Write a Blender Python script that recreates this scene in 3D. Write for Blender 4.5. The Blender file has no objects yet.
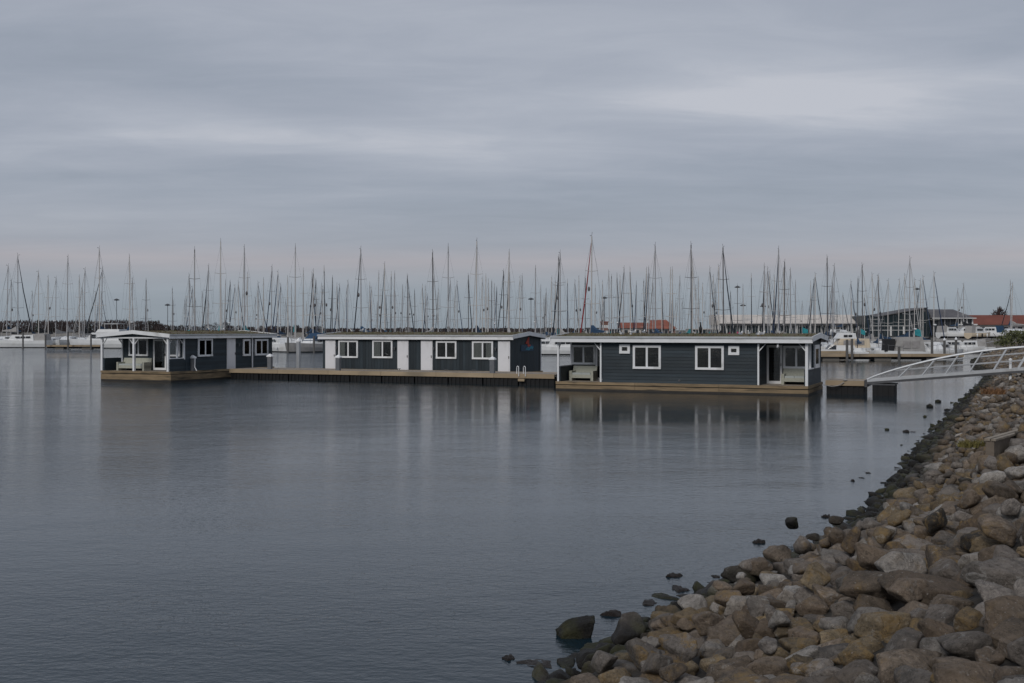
import bpy, bmesh, math, random
import numpy as np
from mathutils import Vector, Matrix, noise as mnoise
random.seed(11); np.random.seed(11)
S = bpy.context.scene
COL = S.collection
PI = math.pi

# ------------------------------------------------------------------ camera
cam = bpy.data.cameras.new('camera'); cam_o = bpy.data.objects.new('camera', cam); COL.objects.link(cam_o)
cam_o.location = (0, 0, 3.5); cam_o.rotation_euler = (PI/2, 0, 0)
cam.sensor_width = 36; cam.lens = 1100/1024*36; cam.shift_y = -11.5/1024
cam.clip_start = .1; cam.clip_end = 8000
S.camera = cam_o

# ------------------------------------------------------------------ light: overcast sky and a weak wide sun
SUN_EL, SUN_AZ = math.radians(36), math.radians(210)          # azimuth clockwise from +Y: behind the camera, to the left
world = bpy.data.worlds.new('World'); S.world = world; world.use_nodes = True
def build_world():
    nt = world.node_tree; N = nt.nodes; Lk = nt.links; N.clear()
    out = N.new('ShaderNodeOutputWorld'); bg = N.new('ShaderNodeBackground'); bg.inputs['Strength'].default_value = .1
    sky = N.new('ShaderNodeTexSky'); sky.sky_type = 'NISHITA'; sky.sun_disc = False
    sky.sun_elevation = SUN_EL; sky.sun_rotation = SUN_AZ
    tc = N.new('ShaderNodeTexCoord'); sep = N.new('ShaderNodeSeparateXYZ'); Lk.new(tc.outputs['Generated'], sep.inputs[0])
    def math_(op, a, b=None):
        m = N.new('ShaderNodeMath'); m.operation = op
        for i, v in enumerate((a, b)):
            if v is None: continue
            if isinstance(v, (int, float)): m.inputs[i].default_value = v
            else: Lk.new(v, m.inputs[i])
        return m.outputs[0]
    z = math_('MAXIMUM', sep.outputs['Z'], 0.0)
    zz = math_('ADD', z, .09)
    u = math_('DIVIDE', sep.outputs['X'], zz); v = math_('DIVIDE', sep.outputs['Y'], zz)
    cmb = N.new('ShaderNodeCombineXYZ'); Lk.new(u, cmb.inputs[0]); Lk.new(v, cmb.inputs[1])
    def noise(scale, detail, rough, sx, sy, off, rot=0, dist=0.0):
        mp = N.new('ShaderNodeMapping'); mp.inputs['Scale'].default_value = (sx, sy, 1); mp.inputs['Location'].default_value = (off, off*.7, 0)
        mp.inputs['Rotation'].default_value = (0, 0, rot)
        Lk.new(cmb.outputs[0], mp.inputs[0])
        n = N.new('ShaderNodeTexNoise'); n.inputs['Scale'].default_value = scale; n.inputs['Detail'].default_value = detail
        n.inputs['Roughness'].default_value = rough; n.inputs['Distortion'].default_value = dist
        Lk.new(mp.outputs[0], n.inputs['Vector']); return n.outputs['Fac']
    big = noise(.42, 5, .5, .55, 1.0, 3.1, .25, .3)
    streak = noise(1.0, 6, .55, .38, 1.5, 8.3, -.22, .5)
    fine = noise(2.4, 7, .62, .8, 1.5, 1.7, .1, .5)
    ny = math_('MAXIMUM', sep.outputs['Y'], .05)
    tx = math_('DIVIDE', sep.outputs['X'], ny); tz = math_('DIVIDE', sep.outputs['Z'], ny)      # tangent of bearing and of height
    def bank(cx, cz, sx, sz, slope):
        a = math_('SUBTRACT', tx, cx); b_ = math_('SUBTRACT', math_('SUBTRACT', tz, cz), math_('MULTIPLY', a, slope))
        b_ = math_('ADD', b_, math_('MULTIPLY', math_('SUBTRACT', streak, .5), sz*2.2))
        q = math_('ADD', math_('POWER', math_('ABSOLUTE', math_('DIVIDE', a, sx)), 2.0), math_('POWER', math_('ABSOLUTE', math_('DIVIDE', b_, sz)), 2.0))
        return math_('EXPONENT', math_('MULTIPLY', q, -1.0))
    banks = None
    for cx, cz, sx, sz, slope, amp in ((-.20, .178, .27, .020, -.10, .13), (.26, .216, .17, .026, .03, .15), (-.40, .150, .12, .010, -.05, .06), (.0, .27, .5, .07, .0, .03), (.33, .130, .30, .045, .0, -.10), (-.30, .235, .22, .03, -.1, -.08), (-.15, .115, .35, .03, -.03, -.06), (-.02, .172, .12, .016, .0, .08), (.48, .27, .14, .09, .2, -.07)):
        g = math_('MULTIPLY', bank(cx, cz, sx, sz, slope), amp); banks = g if banks is None else math_('ADD', banks, g)
    f = math_('ADD', banks, math_('ADD', math_('MULTIPLY', big, .62), math_('ADD', math_('MULTIPLY', streak, .27), math_('MULTIPLY', fine, .22))))
    cr = N.new('ShaderNodeValToRGB'); Lk.new(f, cr.inputs[0])
    e = cr.color_ramp.elements
    K = 10.0
    def c(r, g, b): return (r*K, g*K, b*K, 1)
    cols = [(.36, (.272, .308, .370)), (.47, (.322, .358, .426)), (.56, (.370, .402, .470)), (.64, (.420, .450, .515)), (.74, (.520, .538, .592))]
    e[0].position = cols[0][0]; e[0].color = (*cols[0][1], 1); e[1].position = cols[1][0]; e[1].color = (*cols[1][1], 1)
    for p, cc in cols[2:]:
        x = e.new(p); x.color = (*cc, 1)
    # towards the horizon the deck thins into an even blue-grey with a faint warm band above it
    hr = N.new('ShaderNodeValToRGB'); Lk.new(sep.outputs['Z'], hr.inputs[0])
    h = hr.color_ramp.elements
    h[0].position = 0; h[0].color = (.245, .292, .335, 1); h[1].position = .035; h[1].color = (.275, .318, .365, 1)
    for p, cc in [(.048, (.315, .335, .372)), (.062, (.400, .364, .380)), (.078, (.335, .350, .392)), (.12, (.325, .362, .418)), (.3, (.355, .392, .45))]:
        x = h.new(p); x.color = (*cc, 1)
    hm = N.new('ShaderNodeMapRange'); Lk.new(sep.outputs['Z'], hm.inputs['Value'])
    hm.inputs['From Min'].default_value = .02; hm.inputs['From Max'].default_value = .16; hm.inputs['To Min'].default_value = .12; hm.inputs['To Max'].default_value = .97
    mx = N.new('ShaderNodeMix'); mx.data_type = 'RGBA'
    Lk.new(hm.outputs[0], mx.inputs['Factor']); Lk.new(hr.outputs[0], mx.inputs['A']); Lk.new(cr.outputs[0], mx.inputs['B'])
    sc = N.new('ShaderNodeVectorMath'); sc.operation = 'SCALE'; sc.inputs['Scale'].default_value = K; Lk.new(mx.outputs['Result'], sc.inputs[0])
    m2 = N.new('ShaderNodeMix'); m2.data_type = 'RGBA'; m2.inputs['Factor'].default_value = .96
    Lk.new(sky.outputs[0], m2.inputs['A']); Lk.new(sc.outputs[0], m2.inputs['B'])
    Lk.new(m2.outputs['Result'], bg.inputs['Color']); Lk.new(bg.outputs[0], out.inputs[0])
build_world()
sun = bpy.data.lights.new('sun', 'SUN'); sun.energy = 1.25; sun.angle = math.radians(16); sun.color = (1, .97, .93)
sun_o = bpy.data.objects.new('sun', sun); COL.objects.link(sun_o)
sd = Vector((math.sin(SUN_AZ)*math.cos(SUN_EL), math.cos(SUN_AZ)*math.cos(SUN_EL), math.sin(SUN_EL)))
sun_o.rotation_euler = sd.to_track_quat('Z', 'Y').to_euler(); sun_o.location = sd*60
S.view_settings.view_transform = 'Standard'; S.view_settings.look = 'None'; S.view_settings.exposure = 0; S.view_settings.gamma = 1
S.view_settings.use_curve_mapping = False
S.cycles.max_bounces = 6; S.cycles.diffuse_bounces = 2; S.cycles.glossy_bounces = 4; S.cycles.transmission_bounces = 4; S.cycles.transparent_max_bounces = 8
S.cycles.caustics_reflective = False; S.cycles.caustics_refractive = False

# ------------------------------------------------------------------ materials
MATS = {}
def mat(name, col, rough=.7, metal=0.0, var=.18, scale=3.0, stretch=(1, 1, 1), bump=.0, bscale=12.0, spec=.4, rnd=0.0, dirt=None, dirt_lo=.5, dirt_hi=.75, dscale=1.2, tcoord='Object'):
    m = bpy.data.materials.new(name); m.use_nodes = True
    nt = m.node_tree; N = nt.nodes; Lk = nt.links
    p = N['Principled BSDF']; p.inputs['Roughness'].default_value = rough; p.inputs['Metallic'].default_value = metal
    p.inputs['Specular IOR Level'].default_value = spec
    tc = N.new('ShaderNodeTexCoord'); mp = N.new('ShaderNodeMapping'); mp.inputs['Scale'].default_value = stretch
    Lk.new(tc.outputs[tcoord], mp.inputs[0])
    n = N.new('ShaderNodeTexNoise'); n.inputs['Scale'].default_value = scale; n.inputs['Detail'].default_value = 5; Lk.new(mp.outputs[0], n.inputs['Vector'])
    mr = N.new('ShaderNodeMapRange'); Lk.new(n.outputs['Fac'], mr.inputs['Value'])
    mr.inputs['From Min'].default_value = .25; mr.inputs['From Max'].default_value = .75
    mr.inputs['To Min'].default_value = 1-var; mr.inputs['To Max'].default_value = 1+var
    val = mr.outputs[0]
    if rnd:
        oi = N.new('ShaderNodeObjectInfo'); r2 = N.new('ShaderNodeMapRange'); Lk.new(oi.outputs['Random'], r2.inputs['Value'])
        r2.inputs['To Min'].default_value = 1-rnd; r2.inputs['To Max'].default_value = 1+rnd
        mm = N.new('ShaderNodeMath'); mm.operation = 'MULTIPLY'; Lk.new(val, mm.inputs[0]); Lk.new(r2.outputs[0], mm.inputs[1]); val = mm.outputs[0]
    vs = N.new('ShaderNodeVectorMath'); vs.operation = 'SCALE'; vs.inputs[0].default_value = col; Lk.new(val, vs.inputs['Scale'])
    colout = vs.outputs[0]
    if dirt:
        n2 = N.new('ShaderNodeTexNoise'); n2.inputs['Scale'].default_value = dscale; n2.inputs['Detail'].default_value = 6; Lk.new(mp.outputs[0], n2.inputs['Vector'])
        r3 = N.new('ShaderNodeMapRange'); Lk.new(n2.outputs['Fac'], r3.inputs['Value']); r3.inputs['From Min'].default_value = dirt_lo; r3.inputs['From Max'].default_value = dirt_hi
        mx = N.new('ShaderNodeMix'); mx.data_type = 'RGBA'; Lk.new(r3.outputs[0], mx.inputs['Factor']); Lk.new(colout, mx.inputs['A']); mx.inputs['B'].default_value = (*dirt, 1)
        colout = mx.outputs['Result']
    Lk.new(colout, p.inputs['Base Color'])
    if bump:
        nb = N.new('ShaderNodeTexNoise'); nb.inputs['Scale'].default_value = bscale; nb.inputs['Detail'].default_value = 4; Lk.new(mp.outputs[0], nb.inputs['Vector'])
        b = N.new('ShaderNodeBump'); b.inputs['Strength'].default_value = bump; b.inputs['Distance'].default_value = .05
        Lk.new(nb.outputs['Fac'], b.inputs['Height']); Lk.new(b.outputs[0], p.inputs['Normal'])
    MATS[name] = m
    return m
mat('white_paint', (.82, .82, .82), .5, var=.06, scale=1.5, dirt=(.45, .45, .42), dirt_lo=.58, dirt_hi=.85, dscale=1.1)
mat('door_white', (.76, .75, .76), .5, var=.04, scale=1, dirt=(.52, .51, .5), dirt_lo=.55, dirt_hi=.9)
mat('slate_siding', (.024, .036, .045), .62, var=.22, scale=2, stretch=(.4, 1, 2), bump=.15, bscale=20, rnd=.30, dirt=(.036, .047, .052), dirt_lo=.5, dirt_hi=.85, dscale=1.1)
mat('slate_siding_upright', (.024, .034, .041), .62, var=.22, scale=2, stretch=(2, 1, .4), bump=.15, bscale=20, rnd=.28, dirt=(.034, .043, .048), dirt_lo=.5, dirt_hi=.85, dscale=1.1)
mat('dark_interior', (.040, .034, .029), .9, var=.95, scale=2.2, rnd=.6)
mat('curtain', (.62, .60, .56), .9, var=.16, scale=9, stretch=(1, 1, .05))
mat('blind', (.40, .31, .17), .9, var=.1)
mat('hull_wood', (.255, .185, .108), .75, var=.3, scale=2.2, stretch=(.35, .35, 3), bump=.2, rnd=.15, dirt=(.06, .05, .035), dirt_lo=.52, dirt_hi=.72, dscale=1.6)
mat('hull_dark', (.035, .03, .025), .6, var=.3)
mat('dock_wood', (.38, .29, .19), .75, var=.22, scale=1.6, stretch=(.3, 1, 1), bump=.2, rnd=.08, dirt=(.2, .17, .13), dirt_lo=.56, dirt_hi=.8, dscale=.9)
mat('deck_plank', (.33, .28, .23), .8, var=.25, scale=3, bump=.15, rnd=.1)
mat('float_black', (.007, .007, .0075), .65, var=.4, scale=2, stretch=(2, 2, .3))
mat('rattan', (.42, .42, .35), .8, var=.2, scale=18, bump=.4, bscale=40)
mat('cushion_grey', (.44, .47, .45), .9, var=.1, scale=6)
mat('roof_moss', (.115, .088, .055), .95, var=.5, scale=5, bump=.8, bscale=9, dirt=(.10, .11, .045), dirt_lo=.45, dirt_hi=.62, dscale=2.2)
mat('moss_tuft', (.13, .105, .06), .95, var=.5, scale=3)
mat('galvanised', (.50, .51, .52), .45, .35, var=.1, scale=3, dirt=(.3, .28, .25), dirt_lo=.6, dirt_hi=.85)
mat('steel_dark', (.10, .10, .105), .5, .4, var=.2)
mat('plastic_grey', (.16, .165, .175), .5, var=.1)
mat('plastic_white', (.80, .80, .80), .4, var=.05)
mat('chrome', (.75, .76, .78), .2, .9, var=.05)
mat('black_feather', (.012, .012, .014), .6, var=.2)
mat('gull_white', (.78, .78, .77), .7, var=.05)
mat('gull_grey', (.34, .35, .37), .7, var=.05)
mat('beak_yellow', (.55, .35, .05), .5)
mat('gelcoat', (.72, .72, .71), .3, var=.07, scale=.8, spec=.5, dirt=(.5, .47, .42), dirt_lo=.6, dirt_hi=.9, dscale=.5)
mat('gelcoat_cream', (.60, .50, .37), .35, var=.08, scale=.8)
mat('gelcoat_navy', (.018, .028, .05), .3, var=.1)
mat('gelcoat_blue', (.05, .10, .17), .35, var=.1)
mat('antifoul', (.02, .02, .028), .7, var=.2)
mat('smoked_glass', (.018, .02, .023), .08, var=.1, spec=.6)
mat('mast_alu', (.42, .41, .41), .45, .3, var=.1, scale=.6)  # base colour lightened in place of distance haze
mat('mast_pale', (.52, .49, .46), .5, .0, var=.1, scale=.6)
mat('mast_dark', (.12, .11, .11), .5, .2, var=.1, scale=.6)
mat('rig_wire', (.16, .165, .17), .5, .5, var=.05)
mat('furl_dark', (.02, .025, .035), .8, var=.1)
mat('furl_navy', (.02, .035, .075), .8, var=.1)
mat('furl_red', (.30, .022, .022), .8, var=.1)
mat('furl_white', (.40, .39, .38), .85, var=.1)
mat('canvas_blue', (.02, .055, .11), .85, var=.2)
mat('canvas_grey', (.36, .345, .33), .85, var=.15, scale=2)
mat('canvas_black', (.02, .021, .024), .85, var=.2)
mat('canvas_teal', (.03, .26, .29), .8, var=.15)
mat('canvas_magenta', (.42, .04, .12), .8, var=.15)
mat('clear_vinyl', (.33, .31, .30), .25, var=.2, scale=2)
mat('red_tile', (.25, .080, .050), .85, var=.25, scale=.5, stretch=(1, 1, 3), rnd=.08)
mat('red_roof', (.18, .055, .036), .85, var=.2, scale=.3, rnd=.08)
mat('render_pale', (.60, .545, .49), .85, var=.08, scale=.2)
mat('render_white', (.66, .65, .63), .85, var=.08, scale=.2)
mat('brick_red', (.24, .12, .09), .9, var=.2, scale=1.5)
mat('slate_roof', (.115, .11, .115), .85, var=.2, scale=.4)
mat('curtain_wall', (.018, .030, .035), .35, var=.4, scale=.25, spec=.25)
mat('window_glass_far', (.03, .034, .04), .3, var=.4, scale=.5, spec=.3)
mat('concrete', (.17, .138, .108), .9, var=.22, scale=1.6, bump=.4, bscale=9, dirt=(.12, .11, .08), dirt_lo=.5, dirt_hi=.7, dscale=2)
mat('coping_worn', (.26, .22, .175), .9, var=.3, scale=4, bump=.4)
mat('quay_concrete', (.19, .175, .155), .9, var=.2, scale=.3)
mat('land_ground', (.11, .10, .075), .95, var=.3, scale=.03)
mat('bark', (.06, .048, .04), .95, var=.3)
mat('twigs', (.062, .045, .043), .95, var=.3, scale=.3, rnd=.25)
mat('conifer', (.022, .030, .020), .95, var=.3, scale=.3, rnd=.25)
mat('bush_leaf', (.085, .092, .034), .85, var=.45, scale=1.1, rnd=.1)
mat('sign_navy', (.018, .05, .09), .6, var=.05)
mat('sign_teal', (.03, .22, .30), .6, var=.05)
mat('sign_red', (.42, .05, .03), .6, var=.05)
mat('sign_white', (.7, .7, .7), .6, var=.03)
mat('weed', (.030, .022, .018), .45, var=.5, scale=14, bump=.8, bscale=30)
mat('rope', (.36, .30, .2), .9)
mat('pile_wood', (.13, .125, .12), .9, var=.25, scale=2, stretch=(3, 3, .3))

def rock_material(name, base, lichen_amt, bright):
    m = bpy.data.materials.new(name); m.use_nodes = True
    nt = m.node_tree; N = nt.nodes; Lk = nt.links; p = N['Principled BSDF']
    tc = N.new('ShaderNodeTexCoord'); geo = N.new('ShaderNodeNewGeometry'); oi = N.new('ShaderNodeObjectInfo')
    at = N.new('ShaderNodeAttribute'); at.attribute_name = 'tone'
    def nz(scale, detail=6, rough=.6, dist=0):
        n = N.new('ShaderNodeTexNoise'); n.inputs['Scale'].default_value = scale; n.inputs['Detail'].default_value = detail; n.inputs['Roughness'].default_value = rough
        n.inputs['Distortion'].default_value = dist
        Lk.new(geo.outputs['Position'], n.inputs['Vector']); return n.outputs['Fac']
    def rng(v, a, b, c=0, d=1):
        r = N.new('ShaderNodeMapRange'); Lk.new(v, r.inputs['Value'])
        for k, x in zip(('From Min', 'From Max', 'To Min', 'To Max'), (a, b, c, d)): r.inputs[k].default_value = x
        return r.outputs[0]
    def mth(op, a, b):
        x = N.new('ShaderNodeMath'); x.operation = op
        for i, v in enumerate((a, b)):
            if isinstance(v, (int, float)): x.inputs[i].default_value = v
            else: Lk.new(v, x.inputs[i])
        return x.outputs[0]
    def mixc(f, a, b):
        x = N.new('ShaderNodeMix'); x.data_type = 'RGBA'
        if isinstance(f, (int, float)): x.inputs['Factor'].default_value = f
        else: Lk.new(f, x.inputs['Factor'])
        for k, v in (('A', a), ('B', b)):
            if isinstance(v, tuple): x.inputs[k].default_value = (*v, 1)
            else: Lk.new(v, x.inputs[k])
        return x.outputs['Result']
    tone = mth('MULTIPLY', rng(nz(3.4), .3, .7, .52, 1.48), rng(nz(19, 8, .85), .32, .68, .45, 1.55))
    r = mth('ADD', oi.outputs['Random'], at.outputs['Fac'])
    tone = mth('MULTIPLY', tone, rng(mth('FRACT', mth('MULTIPLY', r, 7.31), 0), 0, 1, .62, 1.38))
    vs = N.new('ShaderNodeVectorMath'); vs.operation = 'SCALE'; vs.inputs[0].default_value = base; Lk.new(tone, vs.inputs['Scale'])
    c = vs.outputs[0]
    c = mixc(rng(nz(1.7, 3), .42, .62, 0, .55), c, tuple(x*y for x, y in zip(base, (.72, .64, .56))))     # brown staining
    lic = mth('MULTIPLY', rng(nz(6.5, 8, .75, .4), .50, .59), rng(nz(1.15, 2), .62-lichen_amt*.3, .74-lichen_amt*.3))
    c = mixc(mth('MULTIPLY', lic, .85), c, (.235, .155, .066))                                                # ochre lichen
    c = mixc(mth('MULTIPLY', rng(nz(9.0, 6, .7), .60, .68), .5), c, (.36, .35, .33))                         # pale crust lichen
    crk = mth('ABSOLUTE', mth('SUBTRACT', nz(5.5, 5, .65, 1.2), .5), 0)
    c = mixc(rng(crk, .018, .0, 0, .6), c, (.035, .028, .022))                                              # cracks and seams
    c = mixc(mth('MULTIPLY', rng(nz(60, 2, .5), .68, .74), .5), c, (.42, .40, .37))
    # the band the water reaches: wet, dark and weedy
    sep = N.new('ShaderNodeSeparateXYZ'); Lk.new(geo.outputs['Position'], sep.inputs[0])
    zz = mth('ADD', sep.outputs['Z'], mth('MULTIPLY', mth('SUBTRACT', nz(1.3, 4), .5), .38))
    wet = rng(zz, .52, .30)
    weedc = mixc(rng(nz(2.2, 4), .46, .60), (.009, .008, .007), (.030, .031, .009))
    c = mixc(mth('MULTIPLY', wet, .90), c, weedc)
    Lk.new(c, p.inputs['Base Color'])
    Lk.new(mth('SUBTRACT', .88, mth('MULTIPLY', wet, .25)), p.inputs['Roughness'])
    p.inputs['Specular IOR Level'].default_value = .35
    b = N.new('ShaderNodeBump'); b.inputs['Strength'].default_value = 1.0; b.inputs['Distance'].default_value = .055
    hs = mth('ADD', mth('MULTIPLY', nz(11, 8, .7), 1.0), mth('MULTIPLY', nz(48, 4, .7), .3))
    Lk.new(hs, b.inputs['Height']); Lk.new(b.outputs[0], p.inputs['Normal'])
    MATS[name] = m
rock_material('stone_grey', (.185, .162, .142), .3, 1)
rock_material('stone_brown', (.172, .135, .102), .5, 1)
rock_material('stone_ochre', (.195, .150, .095), 1.2, 1)
rock_material('stone_pale', (.29, .268, .244), .2, 1)
rock_material('stone_dark', (.05, .044, .036), .4, 1)

def water_material():
    m = bpy.data.materials.new('harbour_water'); m.use_nodes = True
    nt = m.node_tree; N = nt.nodes; Lk = nt.links; p = N['Principled BSDF']
    p.inputs['Base Color'].default_value = (.007, .019, .028, 1); p.inputs['Roughness'].default_value = .03; p.inputs['IOR'].default_value = 1.333
    p.inputs['Specular IOR Level'].default_value = .5
    geo = N.new('ShaderNodeNewGeometry')
    def nz(scale, sx, sy, rot, detail=3, rough=.5):
        mp = N.new('ShaderNodeMapping'); mp.inputs['Scale'].default_value = (sx, sy, 1); mp.inputs['Rotation'].default_value = (0, 0, rot)
        Lk.new(geo.outputs['Position'], mp.inputs[0])
        n = N.new('ShaderNodeTexNoise'); n.inputs['Scale'].default_value = scale; n.inputs['Detail'].default_value = detail; n.inputs['Roughness'].default_value = rough
        Lk.new(mp.outputs[0], n.inputs['Vector']); return n.outputs['Fac']
    def mth(op, a, b):
        x = N.new('ShaderNodeMath'); x.operation = op
        for i, v in enumerate((a, b)):
            if isinstance(v, (int, float)): x.inputs[i].default_value = v
            else: Lk.new(v, x.inputs[i])
        return x.outputs[0]
    def rng(v, a, b, c=0, d=1):
        r = N.new('ShaderNodeMapRange'); Lk.new(v, r.inputs['Value'])
        for k, x in zip(('From Min', 'From Max', 'To Min', 'To Max'), (a, b, c, d)): r.inputs[k].default_value = x
        return r.outputs[0]
    # calmer in the lee of the stone bank and the houseboat, more ruffled out to the left; slow cat's paws between
    sep = N.new('ShaderNodeSeparateXYZ'); Lk.new(geo.outputs['Position'], sep.inputs[0])
    off = mth('SUBTRACT', mth('MULTIPLY', sep.outputs['X'], 1.0), mth('MULTIPLY', sep.outputs['Y'], .30))   # m across, rising towards the bank
    lee = mth('ADD', rng(off, -48, -15, 3.0, .27), rng(sep.outputs['Y'], 45, 14, 0, .28))
    paws = rng(nz(.05, 1.0, 2.0, .3, 3), .35, .65, .55, 1.25)
    amp = mth('MULTIPLY', lee, paws)
    h = mth('ADD', mth('MULTIPLY', nz(2.6, .75, 1.25, .5, 2), .018), mth('MULTIPLY', nz(8.5, .75, 1.3, .25, 3, .6), .019))
    h = mth('ADD', h, mth('MULTIPLY', nz(.45, .8, 1.2, -.4, 1), .05))
    b = N.new('ShaderNodeBump'); b.inputs['Distance'].default_value = 1.0
    Lk.new(mth('MULTIPLY', h, 1.0), b.inputs['Height']); Lk.new(mth('MULTIPLY', amp, WAVE), b.inputs['Strength'])
    Lk.new(b.outputs[0], p.inputs['Normal'])
    MATS['water'] = m
WAVE = 1.0
water_material()

# ------------------------------------------------------------------ mesh helpers
class MB:
    def __init__(s): s.v = []; s.f = []; s.m = []; s.cur = 0
    def add(s, vs, fs, mi=None):
        o = len(s.v); s.v += [tuple(v) for v in vs]
        for f in fs: s.f.append(tuple(i+o for i in f)); s.m.append(s.cur if mi is None else mi)
        return s
    def box(s, x0, x1, y0, y1, z0, z1, mi=None):
        vs = [(x0,y0,z0),(x1,y0,z0),(x1,y1,z0),(x0,y1,z0),(x0,y0,z1),(x1,y0,z1),(x1,y1,z1),(x0,y1,z1)]
        return s.add(vs, [(0,3,2,1),(4,5,6,7),(0,1,5,4),(1,2,6,5),(2,3,7,6),(3,0,4,7)], mi)
    def prism(s, poly, axis, a, b, mi=None):
        # poly in the two other axes (cyclic order kept), extruded along axis from a to b
        def pt(u, v, w): return {'x': (w, u, v), 'y': (u, w, v), 'z': (u, v, w)}[axis]
        n = len(poly); vs = [pt(u, v, a) for u, v in poly]+[pt(u, v, b) for u, v in poly]
        fs = [tuple(range(n))[::-1], tuple(range(n, 2*n))]+[(i, (i+1) % n, n+(i+1) % n, n+i) for i in range(n)]
        return s.add(vs, fs, mi)
    def tube(s, p0, p1, r0, r1=None, n=6, mi=None, caps=True):
        p0, p1 = Vector(p0), Vector(p1); r1 = r0 if r1 is None else r1
        d = (p1-p0).normalized(); a = d.orthogonal().normalized(); b = d.cross(a)
        vs = []
        for p, r in ((p0, r0), (p1, r1)):
            for k in range(n):
                t = 2*PI*k/n; vs.append(p+a*r*math.cos(t)+b*r*math.sin(t))
        fs = [(k, (k+1) % n, n+(k+1) % n, n+k) for k in range(n)]
        if caps: fs += [tuple(range(n))[::-1], tuple(range(n, 2*n))]
        return s.add(vs, fs, mi)
    def path(s, pts, r, n=6, mi=None):
        for a, b in zip(pts, pts[1:]): s.tube(a, b, r, n=n, mi=mi)
        return s
    def lathe(s, prof, c=(0, 0, 0), n=12, mi=None):
        vs = []; fs = []
        for r, z in prof:
            for k in range(n):
                t = 2*PI*k/n; vs.append((c[0]+r*math.cos(t), c[1]+r*math.sin(t), c[2]+z))
        for i in range(len(prof)-1):
            for k in range(n): fs.append((i*n+k, i*n+(k+1) % n, (i+1)*n+(k+1) % n, (i+1)*n+k))
        fs += [tuple(range(n))[::-1], tuple((len(prof)-1)*n+k for k in range(n))]
        return s.add(vs, fs, mi)
    def blob(s, c, r, n=8, m=6, mi=None, squash=None):
        prof = [(math.sin(PI*i/m), -math.cos(PI*i/m)) for i in range(m+1)]
        vs = []; fs = []
        for a, z in prof:
            for k in range(n):
                t = 2*PI*k/n; vs.append((c[0]+r[0]*max(a, .02)*math.cos(t), c[1]+r[1]*max(a, .02)*math.sin(t), c[2]+r[2]*z))
        for i in range(m):
            for k in range(n): fs.append((i*n+k, i*n+(k+1) % n, (i+1)*n+(k+1) % n, (i+1)*n+k))
        return s.add(vs, fs, mi)
    def mesh(s, name, mats, smooth=False):
        me = bpy.data.meshes.new(name); me.from_pydata(s.v, [], s.f)
        for m in (mats if isinstance(mats, (list, tuple)) else [mats]): me.materials.append(MATS[m])
        me.polygons.foreach_set('material_index', s.m)
        if smooth: me.polygons.foreach_set('use_smooth', [True]*len(s.f))
        me.update()
        bm = bmesh.new(); bm.from_mesh(me); bmesh.ops.recalc_face_normals(bm, faces=bm.faces); bm.to_mesh(me); bm.free()
        return me
    def build(s, name, mats, parent=None, loc=(0, 0, 0), rz=0.0, smooth=False):
        return link(name, s.mesh(name, mats, smooth), parent, loc, rz)
def link(name, me, parent=None, loc=(0, 0, 0), rz=0.0):
    o = bpy.data.objects.new(name, me); COL.objects.link(o); o.location = loc; o.rotation_euler = (0, 0, rz)
    if parent is not None: o.parent = parent
    return o
def thing(name, label, cat, loc=(0, 0, 0), rz=0.0, group=None):
    o = link(name, None, None, loc, rz); o.empty_display_size = .3
    return tag(o, label, cat, group)
def tag(o, label=None, cat=None, group=None, kind=None):
    if label: o['label'] = label
    if cat: o['category'] = cat
    if group: o['group'] = group
    if kind: o['kind'] = kind
    return o
def struct(o): o['kind'] = 'structure'; return o
def stuff(o): o['kind'] = 'stuff'; return o
def kids(o): return [c for c in bpy.data.objects if c.parent == o]
DUPKIDS = []
def dup(root, children, loc, rz, label=None, group=None, scale=None):
    """copy of a thing and its parts; children is [(part, [sub-parts])]"""
    r = root.copy(); COL.objects.link(r); r.location = loc; r.rotation_euler = (0, 0, rz)
    if scale: r.scale = scale
    if label: r['label'] = label
    if group: r['group'] = group
    DUPKIDS.clear()
    for ch, subs in children:
        c = ch.copy(); DUPKIDS.append(c); COL.objects.link(c); c.parent = r
        for sb in subs:
            d = sb.copy(); COL.objects.link(d); d.parent = c
    return r
ORD = ['', 'second ', 'third ', 'fourth ', 'fifth ', 'sixth ', 'seventh ', 'eighth ', 'ninth ', 'tenth ', 'eleventh ', 'twelfth ', 'thirteenth ', 'fourteenth ', 'fifteenth ', 'sixteenth ']

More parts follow.
